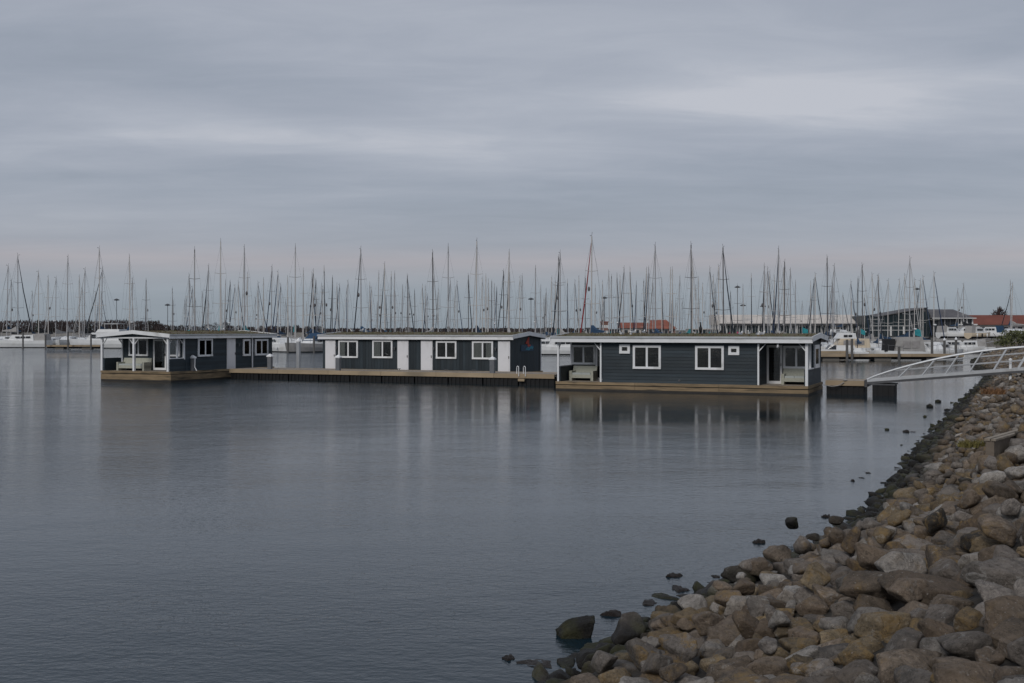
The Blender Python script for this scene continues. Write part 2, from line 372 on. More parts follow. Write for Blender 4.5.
# ------------------------------------------------------------------ ground, water and the stone bank
W_, N_, O_ = np.array([.44, .898]), np.array([.898, -.44]), np.array([.28, 10.9])
def b_off(a):       # small wander of the waterline along the bank
    return float(np.interp(a, [-30, 0, 4, 6, 10, 16, 27, 45, 78, 100, 130, 170, 230], [0, .05, .25, .75, 1.35, 1.25, 1.0, .7, .3, -1.9, -3.8, -3.0, -2.0]))
def bank_z(b): return float(np.interp(b, [-12, -5, 0, 4.85, 5.6, 90], [-3.2, -1.9, -.06, 1.98, 2.05, 2.3]))
def bank_xy(a, b):
    p = O_+W_*a+N_*(b+b_off(a)); return p
def build_bank():
    As = np.concatenate([np.arange(-30, 120, 1.0), np.arange(120, 262, 4.0)]); Bs = [-12, -5, -2, -1, 0, .8, 1.6, 2.4, 3.2, 4.0, 4.85, 5.6, 8, 14, 30, 90]
    vs = []
    for a in As:
        for b in Bs:
            x, y = bank_xy(a, b); z = bank_z(b)
            if -1.5 < b < 5: z += .10*mnoise.noise(Vector((x*.8, y*.8, 0)))
            vs.append((x, y, z))
    nb = len(Bs); fs = [(i*nb+j, i*nb+j+1, (i+1)*nb+j+1, (i+1)*nb+j) for i in range(len(As)-1) for j in range(nb-1)]
    m = MB(); m.add(vs, fs)
    o = m.build('bank', 'bank_soil', smooth=True); struct(o)
mat('bank_soil', (.028, .023, .018), .95, var=.4, scale=2.5, bump=.5, bscale=7, dirt=(.045, .036, .024), dirt_lo=.5, dirt_hi=.65, dscale=.7)
build_bank()
m = MB(); m.add([(-900, -80, 0), (900, -80, 0), (900, 420, 0), (-900, 420, 0)], [(0, 1, 2, 3)]); struct(m.build('water', 'water'))
m = MB(); m.box(-5000, 5000, 640, 7000, -2, 1.5); struct(m.build('far_land', 'land_ground'))
m = MB(); m.box(22, 420, 285, 641, -2, 1.9); struct(m.build('quay', 'quay_concrete'))
m = MB(); m.box(74, 300, 185, 285, -2, 1.75); struct(m.build('boatyard_quay', 'quay_concrete'))
m = MB(); m.prism([(300, -2), (310, 2.4), (318, 2.4), (330, -2)], 'x', -420, -40); o = m.build('breakwater', 'quay_concrete', loc=(0, 105, 0)); struct(o)

# kerb along the crest of the bank beyond the gangway
m = MB()
pts = [(*bank_xy(a, 5.0), 2.0) for a in range(60, 150, 5)]
for p, q in zip(pts, pts[1:]):
    d = Vector((q[0]-p[0], q[1]-p[1], 0)).normalized(); n = Vector((d.y, -d.x, 0))*.18
    p, q = Vector(p), Vector(q); z0, z1 = Vector((0, 0, -.4)), Vector((0, 0, .12))
    m.add([p-n+z0, p+n+z0, p+n+z1, p-n+z1, q-n+z0, q+n+z0, q+n+z1, q-n+z1], [(0,1,2,3),(4,5,6,7),(0,1,5,4),(1,2,6,5),(2,3,7,6),(3,0,4,7)])
struct(m.build('kerb', 'quay_concrete'))

# ------------------------------------------------------------------ boulders
def ico(sub):
    bm = bmesh.new(); bmesh.ops.create_icosphere(bm, subdivisions=sub, radius=1)
    v = np.array([x.co[:] for x in bm.verts]); f = np.array([[x.index for x in p.verts] for p in bm.faces]); bm.free(); return v, f
def rock_shape(sub, seed, cuts=13, sharp=9.0):
    rs = np.random.RandomState(seed); v, f = ico(sub)
    base = np.array([[1, 0, 0], [-1, 0, 0], [0, 1, 0], [0, -1, 0], [0, 0, 1], [0, 0, -1]], float)+rs.normal(scale=.34, size=(6, 3))
    extra = rs.normal(size=(cuts-6, 3))
    nrm = np.concatenate([base, extra]); nrm /= np.linalg.norm(nrm, axis=1)[:, None]
    d = np.concatenate([rs.uniform(.72, .95, 6), rs.uniform(.78, 1.08, cuts-6)])
    dots = np.maximum(v@nrm.T, 1e-3)
    r = d/dots; r = np.minimum(r, 3)
    r = (np.sum(r**-sharp, axis=1))**(-1/sharp)                      # soft minimum: worn edges
    r = np.minimum(r, 1.6)
    out = v*r[:, None]
    off = rs.uniform(-50, 50, 3)
    if sub >= 3:
        for i in range(len(out)):
            p = Vector(out[i]+off)
            out[i] *= 1+.09*mnoise.noise(p*1.5)+.05*mnoise.noise(p*3.6)+(.055*(abs(mnoise.noise(p*6))-.2)+.024*mnoise.noise(p*14) if sub >= 4 else 0)
    out /= np.abs(out).max(axis=0)                                   # unit half-extents
    return out, f
STONES = {'grey': 'stone_grey', 'brown': 'stone_brown', 'ochre': 'stone_ochre', 'pale': 'stone_pale', 'dark': 'stone_dark'}
def np_mesh(name, v, f, mname):
    me = bpy.data.meshes.new(name); me.from_pydata(v.tolist(), [], f.tolist()); me.materials.append(MATS[mname])
    me.polygons.foreach_set('use_smooth', [True]*len(f)); me.update(); return me
PROTO = []
for k in range(14):
    v, f = rock_shape(4, 100+k, cuts=10+k % 6, sharp=(10, 15, 24)[k % 3]); PROTO.append(np_mesh('boulder', v, f, 'stone_grey'))
for k in range(3):
    v, f = rock_shape(4, 160+k, cuts=16, sharp=8); PROTO.append(np_mesh('boulder', v, f, 'stone_grey'))
ROCKS = [(0.74,12.57,0.47,0.46,'dark'),
(0.82,11.24,0.33,0.2,'dark'),
(0.96,11.22,0.26,0.22,'dark'),
(0.45,10.39,0.31,0.13,'dark'),
(0.32,10.22,0.26,0.07,'dark'),
(1.1,10.99,0.22,0.16,'dark'),
(1.5,12.78,0.25,0.14,'dark'),
(4.19,15.35,0.21,0.1,'dark'),
(4.79,16.25,0.22,0.13,'dark'),
(1.29,11.8,0.46,0.32,'grey'),
(1.61,11.21,0.48,0.27,'grey'),
(1.19,9.81,0.37,0.29,'grey'),
(1.12,8.6,0.27,0.19,'brown'),
(0.98,8.46,0.4,0.2,'pale'),
(0.87,9.24,0.33,0.22,'ochre'),
(0.83,11.01,0.26,0.2,'dark'),
(0.52,9.79,0.38,0.16,'brown'),
(1.33,8.94,0.32,0.23,'brown'),
(1.42,8.71,0.15,0.13,'ochre'),
(1.95,11.25,0.31,0.2,'ochre'),
(1.88,9.49,0.5,0.24,'brown'),
(2.33,10.76,0.51,0.23,'pale'),
(2.12,10.32,0.22,0.11,'pale'),
(2.11,9.01,0.27,0.18,'brown'),
(2.36,9.74,0.29,0.14,'ochre'),
(2.61,10.35,0.28,0.21,'pale'),
(2.53,9.29,0.29,0.19,'brown'),
(2.26,8.72,0.34,0.14,'ochre'),
(2.31,7.93,0.23,0.13,'ochre'),
(1.9,7.93,0.23,0.16,'ochre'),
(1.66,9.11,0.29,0.2,'pale'),
(1.77,8.34,0.2,0.12,'grey'),
(1.33,7.72,0.27,0.18,'pale'),
(1.51,7.93,0.23,0.22,'brown'),
(1.54,7.06,0.25,0.17,'pale'),
(1.67,7.41,0.28,0.08,'pale'),
(1.75,6.99,0.34,0.1,'brown'),
(1.9,7.25,0.16,0.11,'grey'),
(2.01,7.16,0.22,0.09,'grey'),
(2.19,7.43,0.28,0.09,'grey'),
(1.97,6.03,0.17,0.18,'pale'),
(1.99,5.68,0.2,0.13,'pale'),
(2.23,5.38,0.43,0.27,'brown'),
(3.03,8.81,0.52,0.21,'brown'),
(3.07,8.07,0.67,0.22,'brown'),
(2.89,6.43,0.29,0.29,'brown'),
(2.8,7.5,0.22,0.12,'grey'),
(2.95,7.37,0.26,0.16,'brown'),
(2.84,6.81,0.2,0.14,'ochre'),
(2.59,6.66,0.24,0.18,'brown'),
(2.2,6.15,0.4,0.26,'brown'),
(2.53,7.49,0.37,0.22,'ochre'),
(2.54,6.18,0.36,0.18,'grey'),
(2.51,5.79,0.18,0.13,'brown'),
(2.39,5.26,0.19,0.16,'brown'),
(2.86,13.82,0.46,0.25,'dark'),
(3.11,13.67,0.3,0.2,'brown'),
(4.68,18.44,0.22,0.22,'dark'),
(1.85,5.86,0.17,0.13,'brown'),
(1.85,6.3,0.21,0.14,'brown'),
(1.73,6.36,0.19,0.13,'ochre'),
(1.14,8.02,0.22,0.15,'grey'),
(2.17,6.95,0.23,0.16,'ochre'),
(2.78,8.59,0.25,0.17,'brown'),
(3.03,9.87,0.29,0.16,'pale'),
(2.95,10.72,0.25,0.14,'grey'),
(0.74,9.22,0.24,0.13,'pale'),
(2.61,8.62,0.25,0.17,'grey'),
(3.44,8.0,0.31,0.17,'brown'),
(3.36,9.18,0.27,0.12,'grey'),
(3.57,10.69,0.27,0.14,'ochre'),
(3.63,9.08,0.27,0.13,'brown'),
(3.72,8.25,0.28,0.17,'grey')]
v, f = rock_shape(4, 171, cuts=11, sharp=18); v = v.copy()
tp = 1-.36*(v[:, 2]+1)/2*1.6; v[:, 0] = v[:, 0]*tp+.42*(v[:, 2]); v[:, 1] *= tp; PROTO.append(np_mesh('boulder', v/np.abs(v).max(axis=0), f, 'stone_grey'))
WEEDS = [(0.29,11.53,0.46),(-0.04,11.74,0.21),(1.24,13.51,0.29),(1.76,14.05,0.33),(2.26,14.81,0.35),(2.32,15.65,0.28),(2.89,15.59,0.2),(4.04,18.08,0.23),(5.88,20.59,0.22),(8.28,26.01,0.17),(7.9,25.5,0.14),(13.49,37.75,0.27),(13.73,37.75,0.21),(13.12,38.5,0.17),(0.95,11.85,0.43),(19.0,50.0,0.41),(20.71,53.47,0.39),(16.61,44.25,0.2),(8.71,26.92,0.2)]
rocks = []           # x, y, z, half extents, rotation, colour
for (x, y, w, h, c) in ROCKS:
    b = float(np.dot(np.array([x, y])-O_, N_)); z = max(bank_z(b), -.08)
    rocks.append([x, y, z+h*.28, (w*.52, w*random.uniform(.38, .5), h*.58), (random.uniform(-.2, .2), random.uniform(-.2, .2), random.uniform(-.4, .4)), c, True])
cell = {}
def near(x, y, r):
    i, j = int(math.floor(x/1.2)), int(math.floor(y/1.2))
    for di in (-1, 0, 1):
        for dj in (-1, 0, 1):
            for (X, Y, R) in cell.get((i+di, j+dj), ()):
                if (X-x)**2+(Y-y)**2 < ((R+r)*.80)**2: return True
    return False
def put(x, y, r): cell.setdefault((int(math.floor(x/1.2)), int(math.floor(y/1.2))), []).append((x, y, r))
for r in rocks: put(r[0], r[1], (r[3][0]+r[3][1])*.5)
CW = [('brown', .42), ('grey', .28), ('ochre', .09), ('pale', .15), ('dark', .02)]
def edge_near(x, y, r):
    u = (x-7.84)*math.cos(.907)+(y-18.2)*math.sin(.907); v = -(x-7.84)*math.sin(.907)+(y-18.2)*math.cos(.907)
    return .1 < u < 4.6 and -.16-r*.5 < v < .03+r*.5
def pick():
    t = random.random(); s = 0
    for c, w in CW:
        s += w
        if t < s: return c
    return 'brown'
for rad, tries in ((.25, 130), (.20, 1100), (.165, 7000), (.135, 24000), (.11, 40000), (.088, 36000)):
    for _ in range(tries):
        a = random.uniform(-9, 78) if random.random() < .8 else random.uniform(78, 135)
        b = random.uniform(-.75, 5.15) if rad < .25 else random.uniform(.3, 5.0)
        if b < -.2 and random.random() < .6: continue
        r = rad*random.uniform(.85, 1.15)
        x, y = bank_xy(a, b)
        if x*x+y*y < 2.2: continue
        if near(x, y, r) or edge_near(x, y, r): continue
        put(x, y, r)
        asp = random.uniform(.5, .95); fl = random.uniform(.5, .85)
        c = pick()
        if mnoise.noise(Vector((x*.33, y*.33, 5))) > .3 and random.random() < .3: c = 'ochre'
        if b < .45 and random.random() < .75: c = 'dark'
        rocks.append([x, y, bank_z(b)+r*fl*random.uniform(.15, .5), (r*1.12, r*1.12*asp, r*fl), (random.gauss(0, .22), random.gauss(0, .22)+.2, random.uniform(0, 6.28)), c, False])
for k in range(420):   # a loose second layer lying on the first
    a = random.uniform(-2, 50); b = random.uniform(.8, 4.9); x, y = bank_xy(a, b)
    if x*x+y*y < 6 or edge_near(x, y, .2): continue
    r = random.uniform(.09, .2)
    rocks.append([x, y, bank_z(b)+r*.4+.14, (r*1.1, r*.8, r*.6), (random.gauss(0, .4), random.gauss(0, .4), random.uniform(0, 6.28)), pick(), False])
for k in range(16):   # stones heaped against the concrete wall
    u = .02+k*.19; v = -.30-random.uniform(0, .12); r = random.uniform(.15, .24)
    rocks.append([7.84+u*math.cos(.907)-v*math.sin(.907), 18.2+u*math.sin(.907)+v*math.cos(.907), 1.36+.04*k+random.uniform(-.04, .04), (r*1.1, r*.85, r*.75), (random.gauss(0, .3), random.gauss(0, .3), random.uniform(0, 6.28)), pick(), False])
for k in range(3): rocks.append([7.74+.1*k, 18.0-.1*k, 1.32, (.2, .17, .17), (.2, .1, k*1.4), ('brown', 'grey', 'ochre')[k], False])
for (x, y, w) in WEEDS[13:14]+WEEDS[15:18]:
    rocks.append([x, y, .02, (w*.5, w*.4, w*.35), (0, 0, random.uniform(0, 6)), 'dark', False])
def proj(r):
    x, y, z = r[:3]
    if y < 1: return None
    return 512+1100*x/y, 330+1100*(3.5-z)/y, 1100*(r[3][0]+r[3][1])/y
def seen(r):
    p = proj(r); return p is not None and -30 < p[0] < 1054 and p[1] < 705+p[2]*.4
vis = sorted([r for r in rocks if seen(r)], key=lambda r: -(proj(r)[2]+(1000 if r[6] else 0)))
single = vis[:296]; ids = set(id(r) for r in single); rest = [r for r in rocks if id(r) not in ids]
CWORD = {'grey': 'grey', 'brown': 'brown', 'ochre': 'ochre lichen-spotted', 'pale': 'pale grey', 'dark': 'dark wet'}
def zone(r):
    px, py, s = proj(r)
    col = 'at right edge of stone bank' if px > 975 else 'in right part of stone bank' if px > 900 else 'in middle of stone bank' if px > 790 else 'in left part of stone bank' if px > 680 else 'at left tip of stone bank'
    row = 'bottom row' if py > 655 else 'above bottom row' if py > 620 else 'midway up' if py > 580 else 'near waterline bend' if (py > 500 and px < 860) else 'among upper stones' if py > 530 else 'among far stones'
    return col+', '+row
zc = {}
for r in single: zc.setdefault((r[5], zone(r)), []).append(r)
for (c, zn), lst in zc.items():
    lst.sort(key=lambda r: -proj(r)[2])
    for k, r in enumerate(lst):
        o = link('boulder', PROTO[17 if (c == 'dark' and r[6] and r[3][0] > .22 and r[1] > 12.4 and r[0] < 1) else 14+k % 3 if (c == 'dark' and r[6]) else random.randrange(14)]); o.location = r[:3]; o.scale = r[3]; o.rotation_euler = r[4]
        o.material_slots[0].link = 'OBJECT'; o.material_slots[0].material = MATS[STONES[c]]
        if k < len(ORD): tag(o, f'{ORD[k]}largest {CWORD[c]} boulder {zn}', 'boulder', 'boulders of the stone bank')
        else: tag(o, f'small {CWORD[c]} boulder {zn}', 'boulder', 'boulders of the stone bank')
LOW = {s: [rock_shape(s, 300+k, cuts=10+k % 4, sharp=22) for k in range(10)] for s in (1, 2, 3)}
def join_rocks(lst, name):
    for c in STONES:
        V = []; F = []; T = []; o = 0
        for r in lst:
            if r[5] != c: continue
            d = math.hypot(r[0], r[1]); s = 3 if d < 13 else 2 if d < 26 else 1
            v, f = LOW[s][random.randrange(10)]
            M = np.array(Matrix.Rotation(r[4][2], 3, 'Z')@Matrix.Rotation(r[4][1], 3, 'Y')@Matrix.Rotation(r[4][0], 3, 'X'))
            V.append((v*np.array(r[3]))@M.T+np.array(r[:3])); F.append(f+o); o += len(v); T += [random.random()]*len(v)
        if not V: continue
        me = np_mesh(name, np.concatenate(V), np.concatenate(F), STONES[c])
        at = me.attributes.new('tone', 'FLOAT', 'POINT'); at.data.foreach_set('value', T)
        yield c, link(name, me)
for c, o in join_rocks(rest, 'riprap'):
    tag(o, f'mass of smaller {CWORD[c]} stones filling the bank between the boulders', 'stones', None, 'stuff')
# weed-covered stones just breaking the surface
WP = []
for k in range(4):
    v, f = rock_shape(3, 500+k, cuts=9, sharp=8)
    for i in range(len(v)): v[i][2] += .5*mnoise.noise(Vector(v[i])*3.1+Vector((k*9, 0, 0)))
    WP.append(np_mesh('seaweed_stone', v, f, 'weed'))
WPL = ['beside the pointed dark boulder at the left tip', 'furthest left, alone in the water', 'behind the two big dark boulders', 'offshore above the dark boulders', 'close off the waterline, left of the mossy stones', 'small, beside the waterline stones', 'by the bend of the waterline', 'highest of the near patches off the bend', 'right of the lone black stone', '', '', '', '', '', 'at the foot of the pointed dark boulder']
for k, (x, y, w) in enumerate(WEEDS):
    if k in (13, 15, 16, 17): continue
    o = link('seaweed_stone', WP[k % 4]); o.location = (x, y, -.015); o.scale = (w*.55, w*.42, .05+.02*(k % 3)); o.rotation_euler = (0, 0, k*1.3)
    lab = WPL[k] if k < len(WPL) and WPL[k] else ''
    far = {9: 'off the bank below the concrete edge', 10: 'left neighbour of the stone off the bank below the concrete edge', 11: 'just off the bank under the gangway, nearest', 12: 'just off the bank under the gangway, middle', 18: 'largest off the bank left of the concrete edge'}
    lab = lab or far.get(k, 'off the far bank')
    tag(o, 'low seaweed-covered stone awash '+lab, 'stone', 'weedy stones awash off the bank')

# dry grass caught among the stones
def grass(x, y, z, n, r, h, m_, label):
    m = MB(); rg = random.Random(n)
    for k in range(n):
        a = rg.uniform(0, 6.28); q = r*math.sqrt(rg.random()); px, py = q*math.cos(a), q*math.sin(a)*.8; t = rg.uniform(0, 3.14); hh = h*rg.uniform(.5, 1.1); lx, ly = rg.gauss(0, .5*hh), rg.gauss(0, .5*hh)
        dx, dy = .014*math.cos(t), .014*math.sin(t)
        m.add([(px-dx, py-dy, 0), (px+dx, py+dy, 0), (px+lx*.4+dx*.6, py+ly*.4+dy*.6, hh*.6), (px+lx*.4-dx*.6, py+ly*.4-dy*.6, hh*.6), (px+lx, py+ly, hh)], [(0, 1, 2, 3), (3, 2, 4)])
    o = m.build('grass_tuft', m_, None, (x, y, z)); tag(o, label, 'grass')
mat('grass_dry', (.20, .105, .05), .9, var=.4, scale=9); mat('grass_olive', (.14, .12, .035), .9, var=.4, scale=9)
grass(16.9, 38.6, 1.25, 260, .42, .26, 'grass_dry', 'rusty dry grass tuft high in the stone bank below the gangway')
grass(9.72, 23.3, 1.02, 240, .26, .17, 'grass_olive', 'olive yellow grass tuft among stones left of the concrete wall')

# concrete edge standing out of the stones
t = thing('concrete_edge', 'low concrete wall with a pale worn top standing in the stone bank at right', 'wall', (7.84, 18.2, 1.25), math.radians(52))
m = MB(); m.box(0, 4.5, -.13, 0, -.6, .42); m.build('wall_body', 'concrete', t)
m = MB(); m.box(-.02, 4.54, -.07, .02, .42, .46); m.box(-.02, 4.54, -.16, -.09, .42, .455); m.build('coping', 'coping_worn', t)

# ------------------------------------------------------------------ houseboats
RZ = math.atan2(-.399, .917)
def dv(rz): return Vector((math.cos(rz), math.sin(rz), 0))
def window(parent, x, y, z, w, h, rz, panes=2, curtains=(), trim=.11, name='window', glass='smoked_glass', split=None):
    """frame with panes set in a shallow dark box; local +x runs along the wall, -y faces out"""
    m = MB(); t = trim; d0, d1 = -.07, .03
    m.box(0, w, d0, d1, h-t, h); m.box(0, w, d0-.02, d1, 0, t)
    m.box(0, t, d0, d1, t, h-t); m.box(w-t, w, d0, d1, t, h-t)
    inner = [t]; 
    for k in range(1, panes):
        xx = t+(w-2*t)*(split if split else k/panes); m.box(xx-t*.45, xx+t*.45, d0+.012, d1, t, h-t); inner += [xx-t*.45, xx+t*.45]
    inner.append(w-t)
    f = m.build(name, 'white_paint', parent, (x, y, z), rz)
    b = MB(); b.box(t*.5, w-t*.5, -.012, .02, t*.5, h-t*.5); b.build('recess', 'dark_interior', f)
    for k in range(panes):
        a0, a1 = inner[2*k], inner[2*k+1]
        p = MB(); p.box(a0-.01, a1+.01, -.042, -.036, t-.01, h-t+.01); p.build('pane', glass_mat, f)
        if k in curtains:
            c = MB(); cw = (a1-a0)*curtains[k]; n = 8
            xs0 = a0 if k == 0 else a1-cw
            vs = []; 
            for i in range(n+1):
                xx = xs0+cw*i/n; yy = -.022+.006*(-1)**i; vs += [(xx, yy, t), (xx, yy, h-t)]
            c.add(vs, [(2*i, 2*i+2, 2*i+3, 2*i+1) for i in range(n)]); c.build('curtain', 'curtain', f)
    return f
def glass_material():
    m = bpy.data.materials.new('window_glass'); m.use_nodes = True; nt = m.node_tree; N = nt.nodes; Lk = nt.links
    N.remove(N['Principled BSDF']); out = N['Material Output']
    tr = N.new('ShaderNodeBsdfTransparent'); tr.inputs[0].default_value = (.72, .74, .74, 1); gl = N.new('ShaderNodeBsdfGlossy'); gl.inputs['Roughness'].default_value = .02
    tc = N.new('ShaderNodeTexCoord'); n = N.new('ShaderNodeTexNoise'); n.inputs['Scale'].default_value = 1.3; Lk.new(tc.outputs['Object'], n.inputs['Vector'])
    b = N.new('ShaderNodeBump'); b.inputs['Strength'].default_value = .05; Lk.new(n.outputs[0], b.inputs['Height']); Lk.new(b.outputs[0], gl.inputs['Normal'])
    fr = N.new('ShaderNodeFresnel'); fr.inputs[0].default_value = 1.52
    ad = N.new('ShaderNodeMath'); ad.operation = 'ADD'; ad.inputs[1].default_value = .0; Lk.new(fr.outputs[0], ad.inputs[0])
    mx = N.new('ShaderNodeMixShader'); Lk.new(ad.outputs[0], mx.inputs[0]); Lk.new(tr.outputs[0], mx.inputs[1]); Lk.new(gl.outputs[0], mx.inputs[2]); Lk.new(mx.outputs[0], out.inputs[0])
    MATS['window_glass'] = m
glass_material(); glass_mat = 'window_glass'
def door(parent, x, y, z, w, h, rz, glazed=False):
    if not glazed:
        m = MB(); m.box(0, w, -.06, .02, 0, h); f = m.build('door', 'door_white', parent, (x, y, z), rz)
        p = MB(); p.box(.10, w-.10, -.075, -.061, .12, h-.12); p.build('door_panel', 'door_white', f)
        k = MB(); k.box(w-.09, w-.06, -.12, -.062, h*.46, h*.46+.16); k.build('handle', 'steel_dark', f)
    else:
        m = MB(); t = .12; m.box(0, w, -.07, .02, h-t, h); m.box(0, w, -.07, .02, 0, t*1.3); m.box(0, t, -.07, .02, t*1.3, h-t); m.box(w-t, w, -.07, .02, t*1.3, h-t)
        f = m.build('door', 'white_paint', parent, (x, y, z), rz)
        b = MB(); b.box(t*.5, w-t*.5, -.01, .018, t*.5, h-t*.5); b.build('recess', 'dark_interior', f)
        p = MB(); p.box(t-.01, w-t+.01, -.042, -.036, t*1.3-.01, h-t+.01); p.build('pane', 'window_glass', f)
        k = MB(); k.box(w-.08, w-.05, -.12, -.072, h*.46, h*.46+.16); k.build('handle', 'steel_dark', f)
    return f
def wall(parent, x, y, z, w, h, rz, depth=.12, upright=False, bw=.19, gable=0.0):
    """wall core with every board of its cladding as a piece of its own; gable adds a low triangle on top"""
    m = MB()
    poly = [(0, 0), (w, 0), (w, h)]+([(w/2, h+gable)] if gable else [])+[(0, h)]
    m.prism(poly, 'y', 0, depth); core = m.build('wall', 'slate_siding', parent, (x, y, z), rz)
    if upright:
        n = max(1, round(w/bw)); s = w/n
        for k in range(n):
            x0, x1 = k*s+.006, (k+1)*s-.006
            tp = lambda xx: h+(gable*(1-abs(xx-w/2)/(w/2)) if gable else 0)
            b = MB(); b.prism([(x0, 0), (x1, 0), (x1, tp(x1)-.01), (x0, tp(x0)-.01)], 'y', -.022, .0); b.build('siding_board', 'slate_siding_upright', core)
    else:
        n = max(1, round((h+gable)/bw)); s = (h+gable)/n
        for k in range(n):
            z0, z1 = k*s, (k+1)*s+.012; a0, a1 = 0, w
            if gable and z1 > h:
                if z0 >= h: a0 = (z0-h)/gable*w/2; a1 = w-a0
                t1 = min(1, max(0, (z1-h)/gable)); c0 = t1*w/2
                poly2 = [(a0, z0), (a1, z0), (w-c0+.0, z1-.012), (c0, z1-.012)] if w-2*c0 > .05 else [(a0, z0), (a1, z0), (w/2, z1-.012)]
                b = MB(); b.prism(poly2, 'y', -.02, 0)
            else:
                b = MB(); b.add([(a0, -.034, z0), (a1, -.034, z0), (a1, -.010, z1), (a0, -.010, z1), (a0, 0, z0), (a1, 0, z0), (a1, 0, z1), (a0, 0, z1)], [(0,1,2,3), (4,7,6,5), (0,4,5,1), (1,5,6,2), (2,6,7,3), (3,7,4,0)])
            b.build('siding_board', 'slate_siding', core)
    return core
def roof(parent, x0, x1, y0, y1, ze, rise, fh=.33, along='x', ov=.28):
    """low gable roof: two slopes with a mossy top, white eave boards and barge boards. along = ridge direction"""
    tr = (lambda u, v, z: (u, v, z)) if along == 'x' else (lambda u, v, z: (v, u, z))
    a0, a1, b0, b1 = (x0, x1, y0, y1) if along == 'x' else (y0, y1, x0, x1)
    a0 -= ov; a1 += ov; b0 -= ov; b1 += ov; bm_ = (b0+b1)/2; th = .10
    zt = ze+fh
    m = MB(); nu, nv = 60, 12; vs = []; fs = []
    for i in range(nu+1):
        for j in range(nv+1):
            u = a0+.05+(a1-a0-.1)*i/nu; v = b0+.05+(b1-b0-.1)*j/nv
            z = zt-.03+rise*(1-abs(v-bm_)/(bm_-b0))+.035*mnoise.noise(Vector((u*2.3, v*2.3, ze)))+.02*mnoise.noise(Vector((u*7, v*7, 1)))
            vs.append(tr(u, v, z))
    fs = [(i*(nv+1)+j, (i+1)*(nv+1)+j, (i+1)*(nv+1)+j+1, i*(nv+1)+j+1) for i in range(nu) for j in range(nv)]
    m.add(vs, fs); rf = m.build('roof', 'roof_moss', parent, smooth=True)
    mt = MB()
    for _ in range(2600):
        u = random.uniform(a0+.1, a1-.1); v = random.uniform(b0+.1, b1-.1); z = zt-.05+rise*(1-abs(v-bm_)/(bm_-b0))
        if mnoise.noise(Vector((u*.6, v*.6, ze*3))) < -.15: continue
        h = random.uniform(.04, .13); w = random.uniform(.02, .05); t = random.uniform(0, 3.14); dx, dy = w*math.cos(t), w*math.sin(t); lx, ly = random.gauss(0, .03), random.gauss(0, .03)
        mt.add([tr(u-dx, v-dy, z), tr(u+dx, v+dy, z), tr(u+lx, v+ly, z+h)], [(0, 1, 2)])
    stuff(mt.build('moss', 'moss_tuft', rf))
    s = MB()
    for sgn in (0, 1):
        e = b0 if sgn == 0 else b1; i_ = e+.3*(1 if sgn == 0 else -1)
        # soffit slab of each slope
        q = [(e, zt-fh*.35), (bm_, zt+rise-fh*.35), (bm_, zt+rise-.12), (e, zt-.12)]
        s.add([tr(a0+.03, b, z) for b, z in q]+[tr(a1-.03, b, z) for b, z in q], [(0,1,2,3), (4,7,6,5), (0,4,5,1), (1,5,6,2), (2,6,7,3), (3,7,4,0)])
    s.build('roof_slab', 'white_paint', rf)
    for sgn, e in ((-1, b0), (1, b1)):
        g = MB(); q = sorted((e, e-sgn*.04)); 
        vs8 = [tr(u, v, z) for z in (zt-fh, zt) for u, v in ((a0, q[0]), (a1, q[0]), (a1, q[1]), (a0, q[1]))]
        g.add(vs8, [(0,3,2,1),(4,5,6,7),(0,1,5,4),(1,2,6,5),(2,3,7,6),(3,0,4,7)]); g.build('fascia_board', 'white_paint', rf)
        g = MB(); q = sorted((e+sgn*.05, e)) 
        vs8 = [tr(u, v, z) for z in (zt-fh*.28, zt+.015) for u, v in ((a0-.02, q[0]), (a1+.02, q[0]), (a1+.02, q[1]), (a0-.02, q[1]))]
        g.add(vs8, [(0,3,2,1),(4,5,6,7),(0,1,5,4),(1,2,6,5),(2,3,7,6),(3,0,4,7)]); g.build('gutter', 'galvanised', rf)
    for sgn, e in ((-1, a0), (1, a1)):
        for v0, v1, za, zb in ((b0, bm_, 0, rise), (bm_, b1, rise, 0)):
            g = MB(); q = [(v0, zt+za-fh*.8), (v1, zt+zb-fh*.8), (v1, zt+zb+.02), (v0, zt+za+.02)]
            g.add([tr(e, b, z) for b, z in q]+[tr(e-sgn*.045, b, z) for b, z in q], [(0,1,2,3), (4,7,6,5), (0,4,5,1), (1,5,6,2), (2,6,7,3), (3,7,4,0)]); g.build('barge_board', 'white_paint', rf)
    return rf
def post(parent, x, y, z0, z1, w=.12, braces=()):
    m = MB(); m.box(x-w/2, x+w/2, y-w/2, y+w/2, z0, z1); p = m.build('post', 'white_paint', parent)
    for (dx, dy) in braces:
        b = MB(); L = .42; n = Vector((-dy, dx, 0))*.035; a = Vector((x, y, z1-L)); c = Vector((x+dx*L, y+dy*L, z1)); up = Vector((0, 0, .10))
        b.add([a-n-up, a+n-up, c+n-up*.2, c-n-up*.2, a-n, a+n, c+n+up*.0+Vector((dx, dy, 0))*.0, c-n], [(0,1,2,3), (4,7,6,5), (0,4,5,1), (1,5,6,2), (2,6,7,3), (3,7,4,0)])
        b.build('brace', 'white_paint', p)
    return p
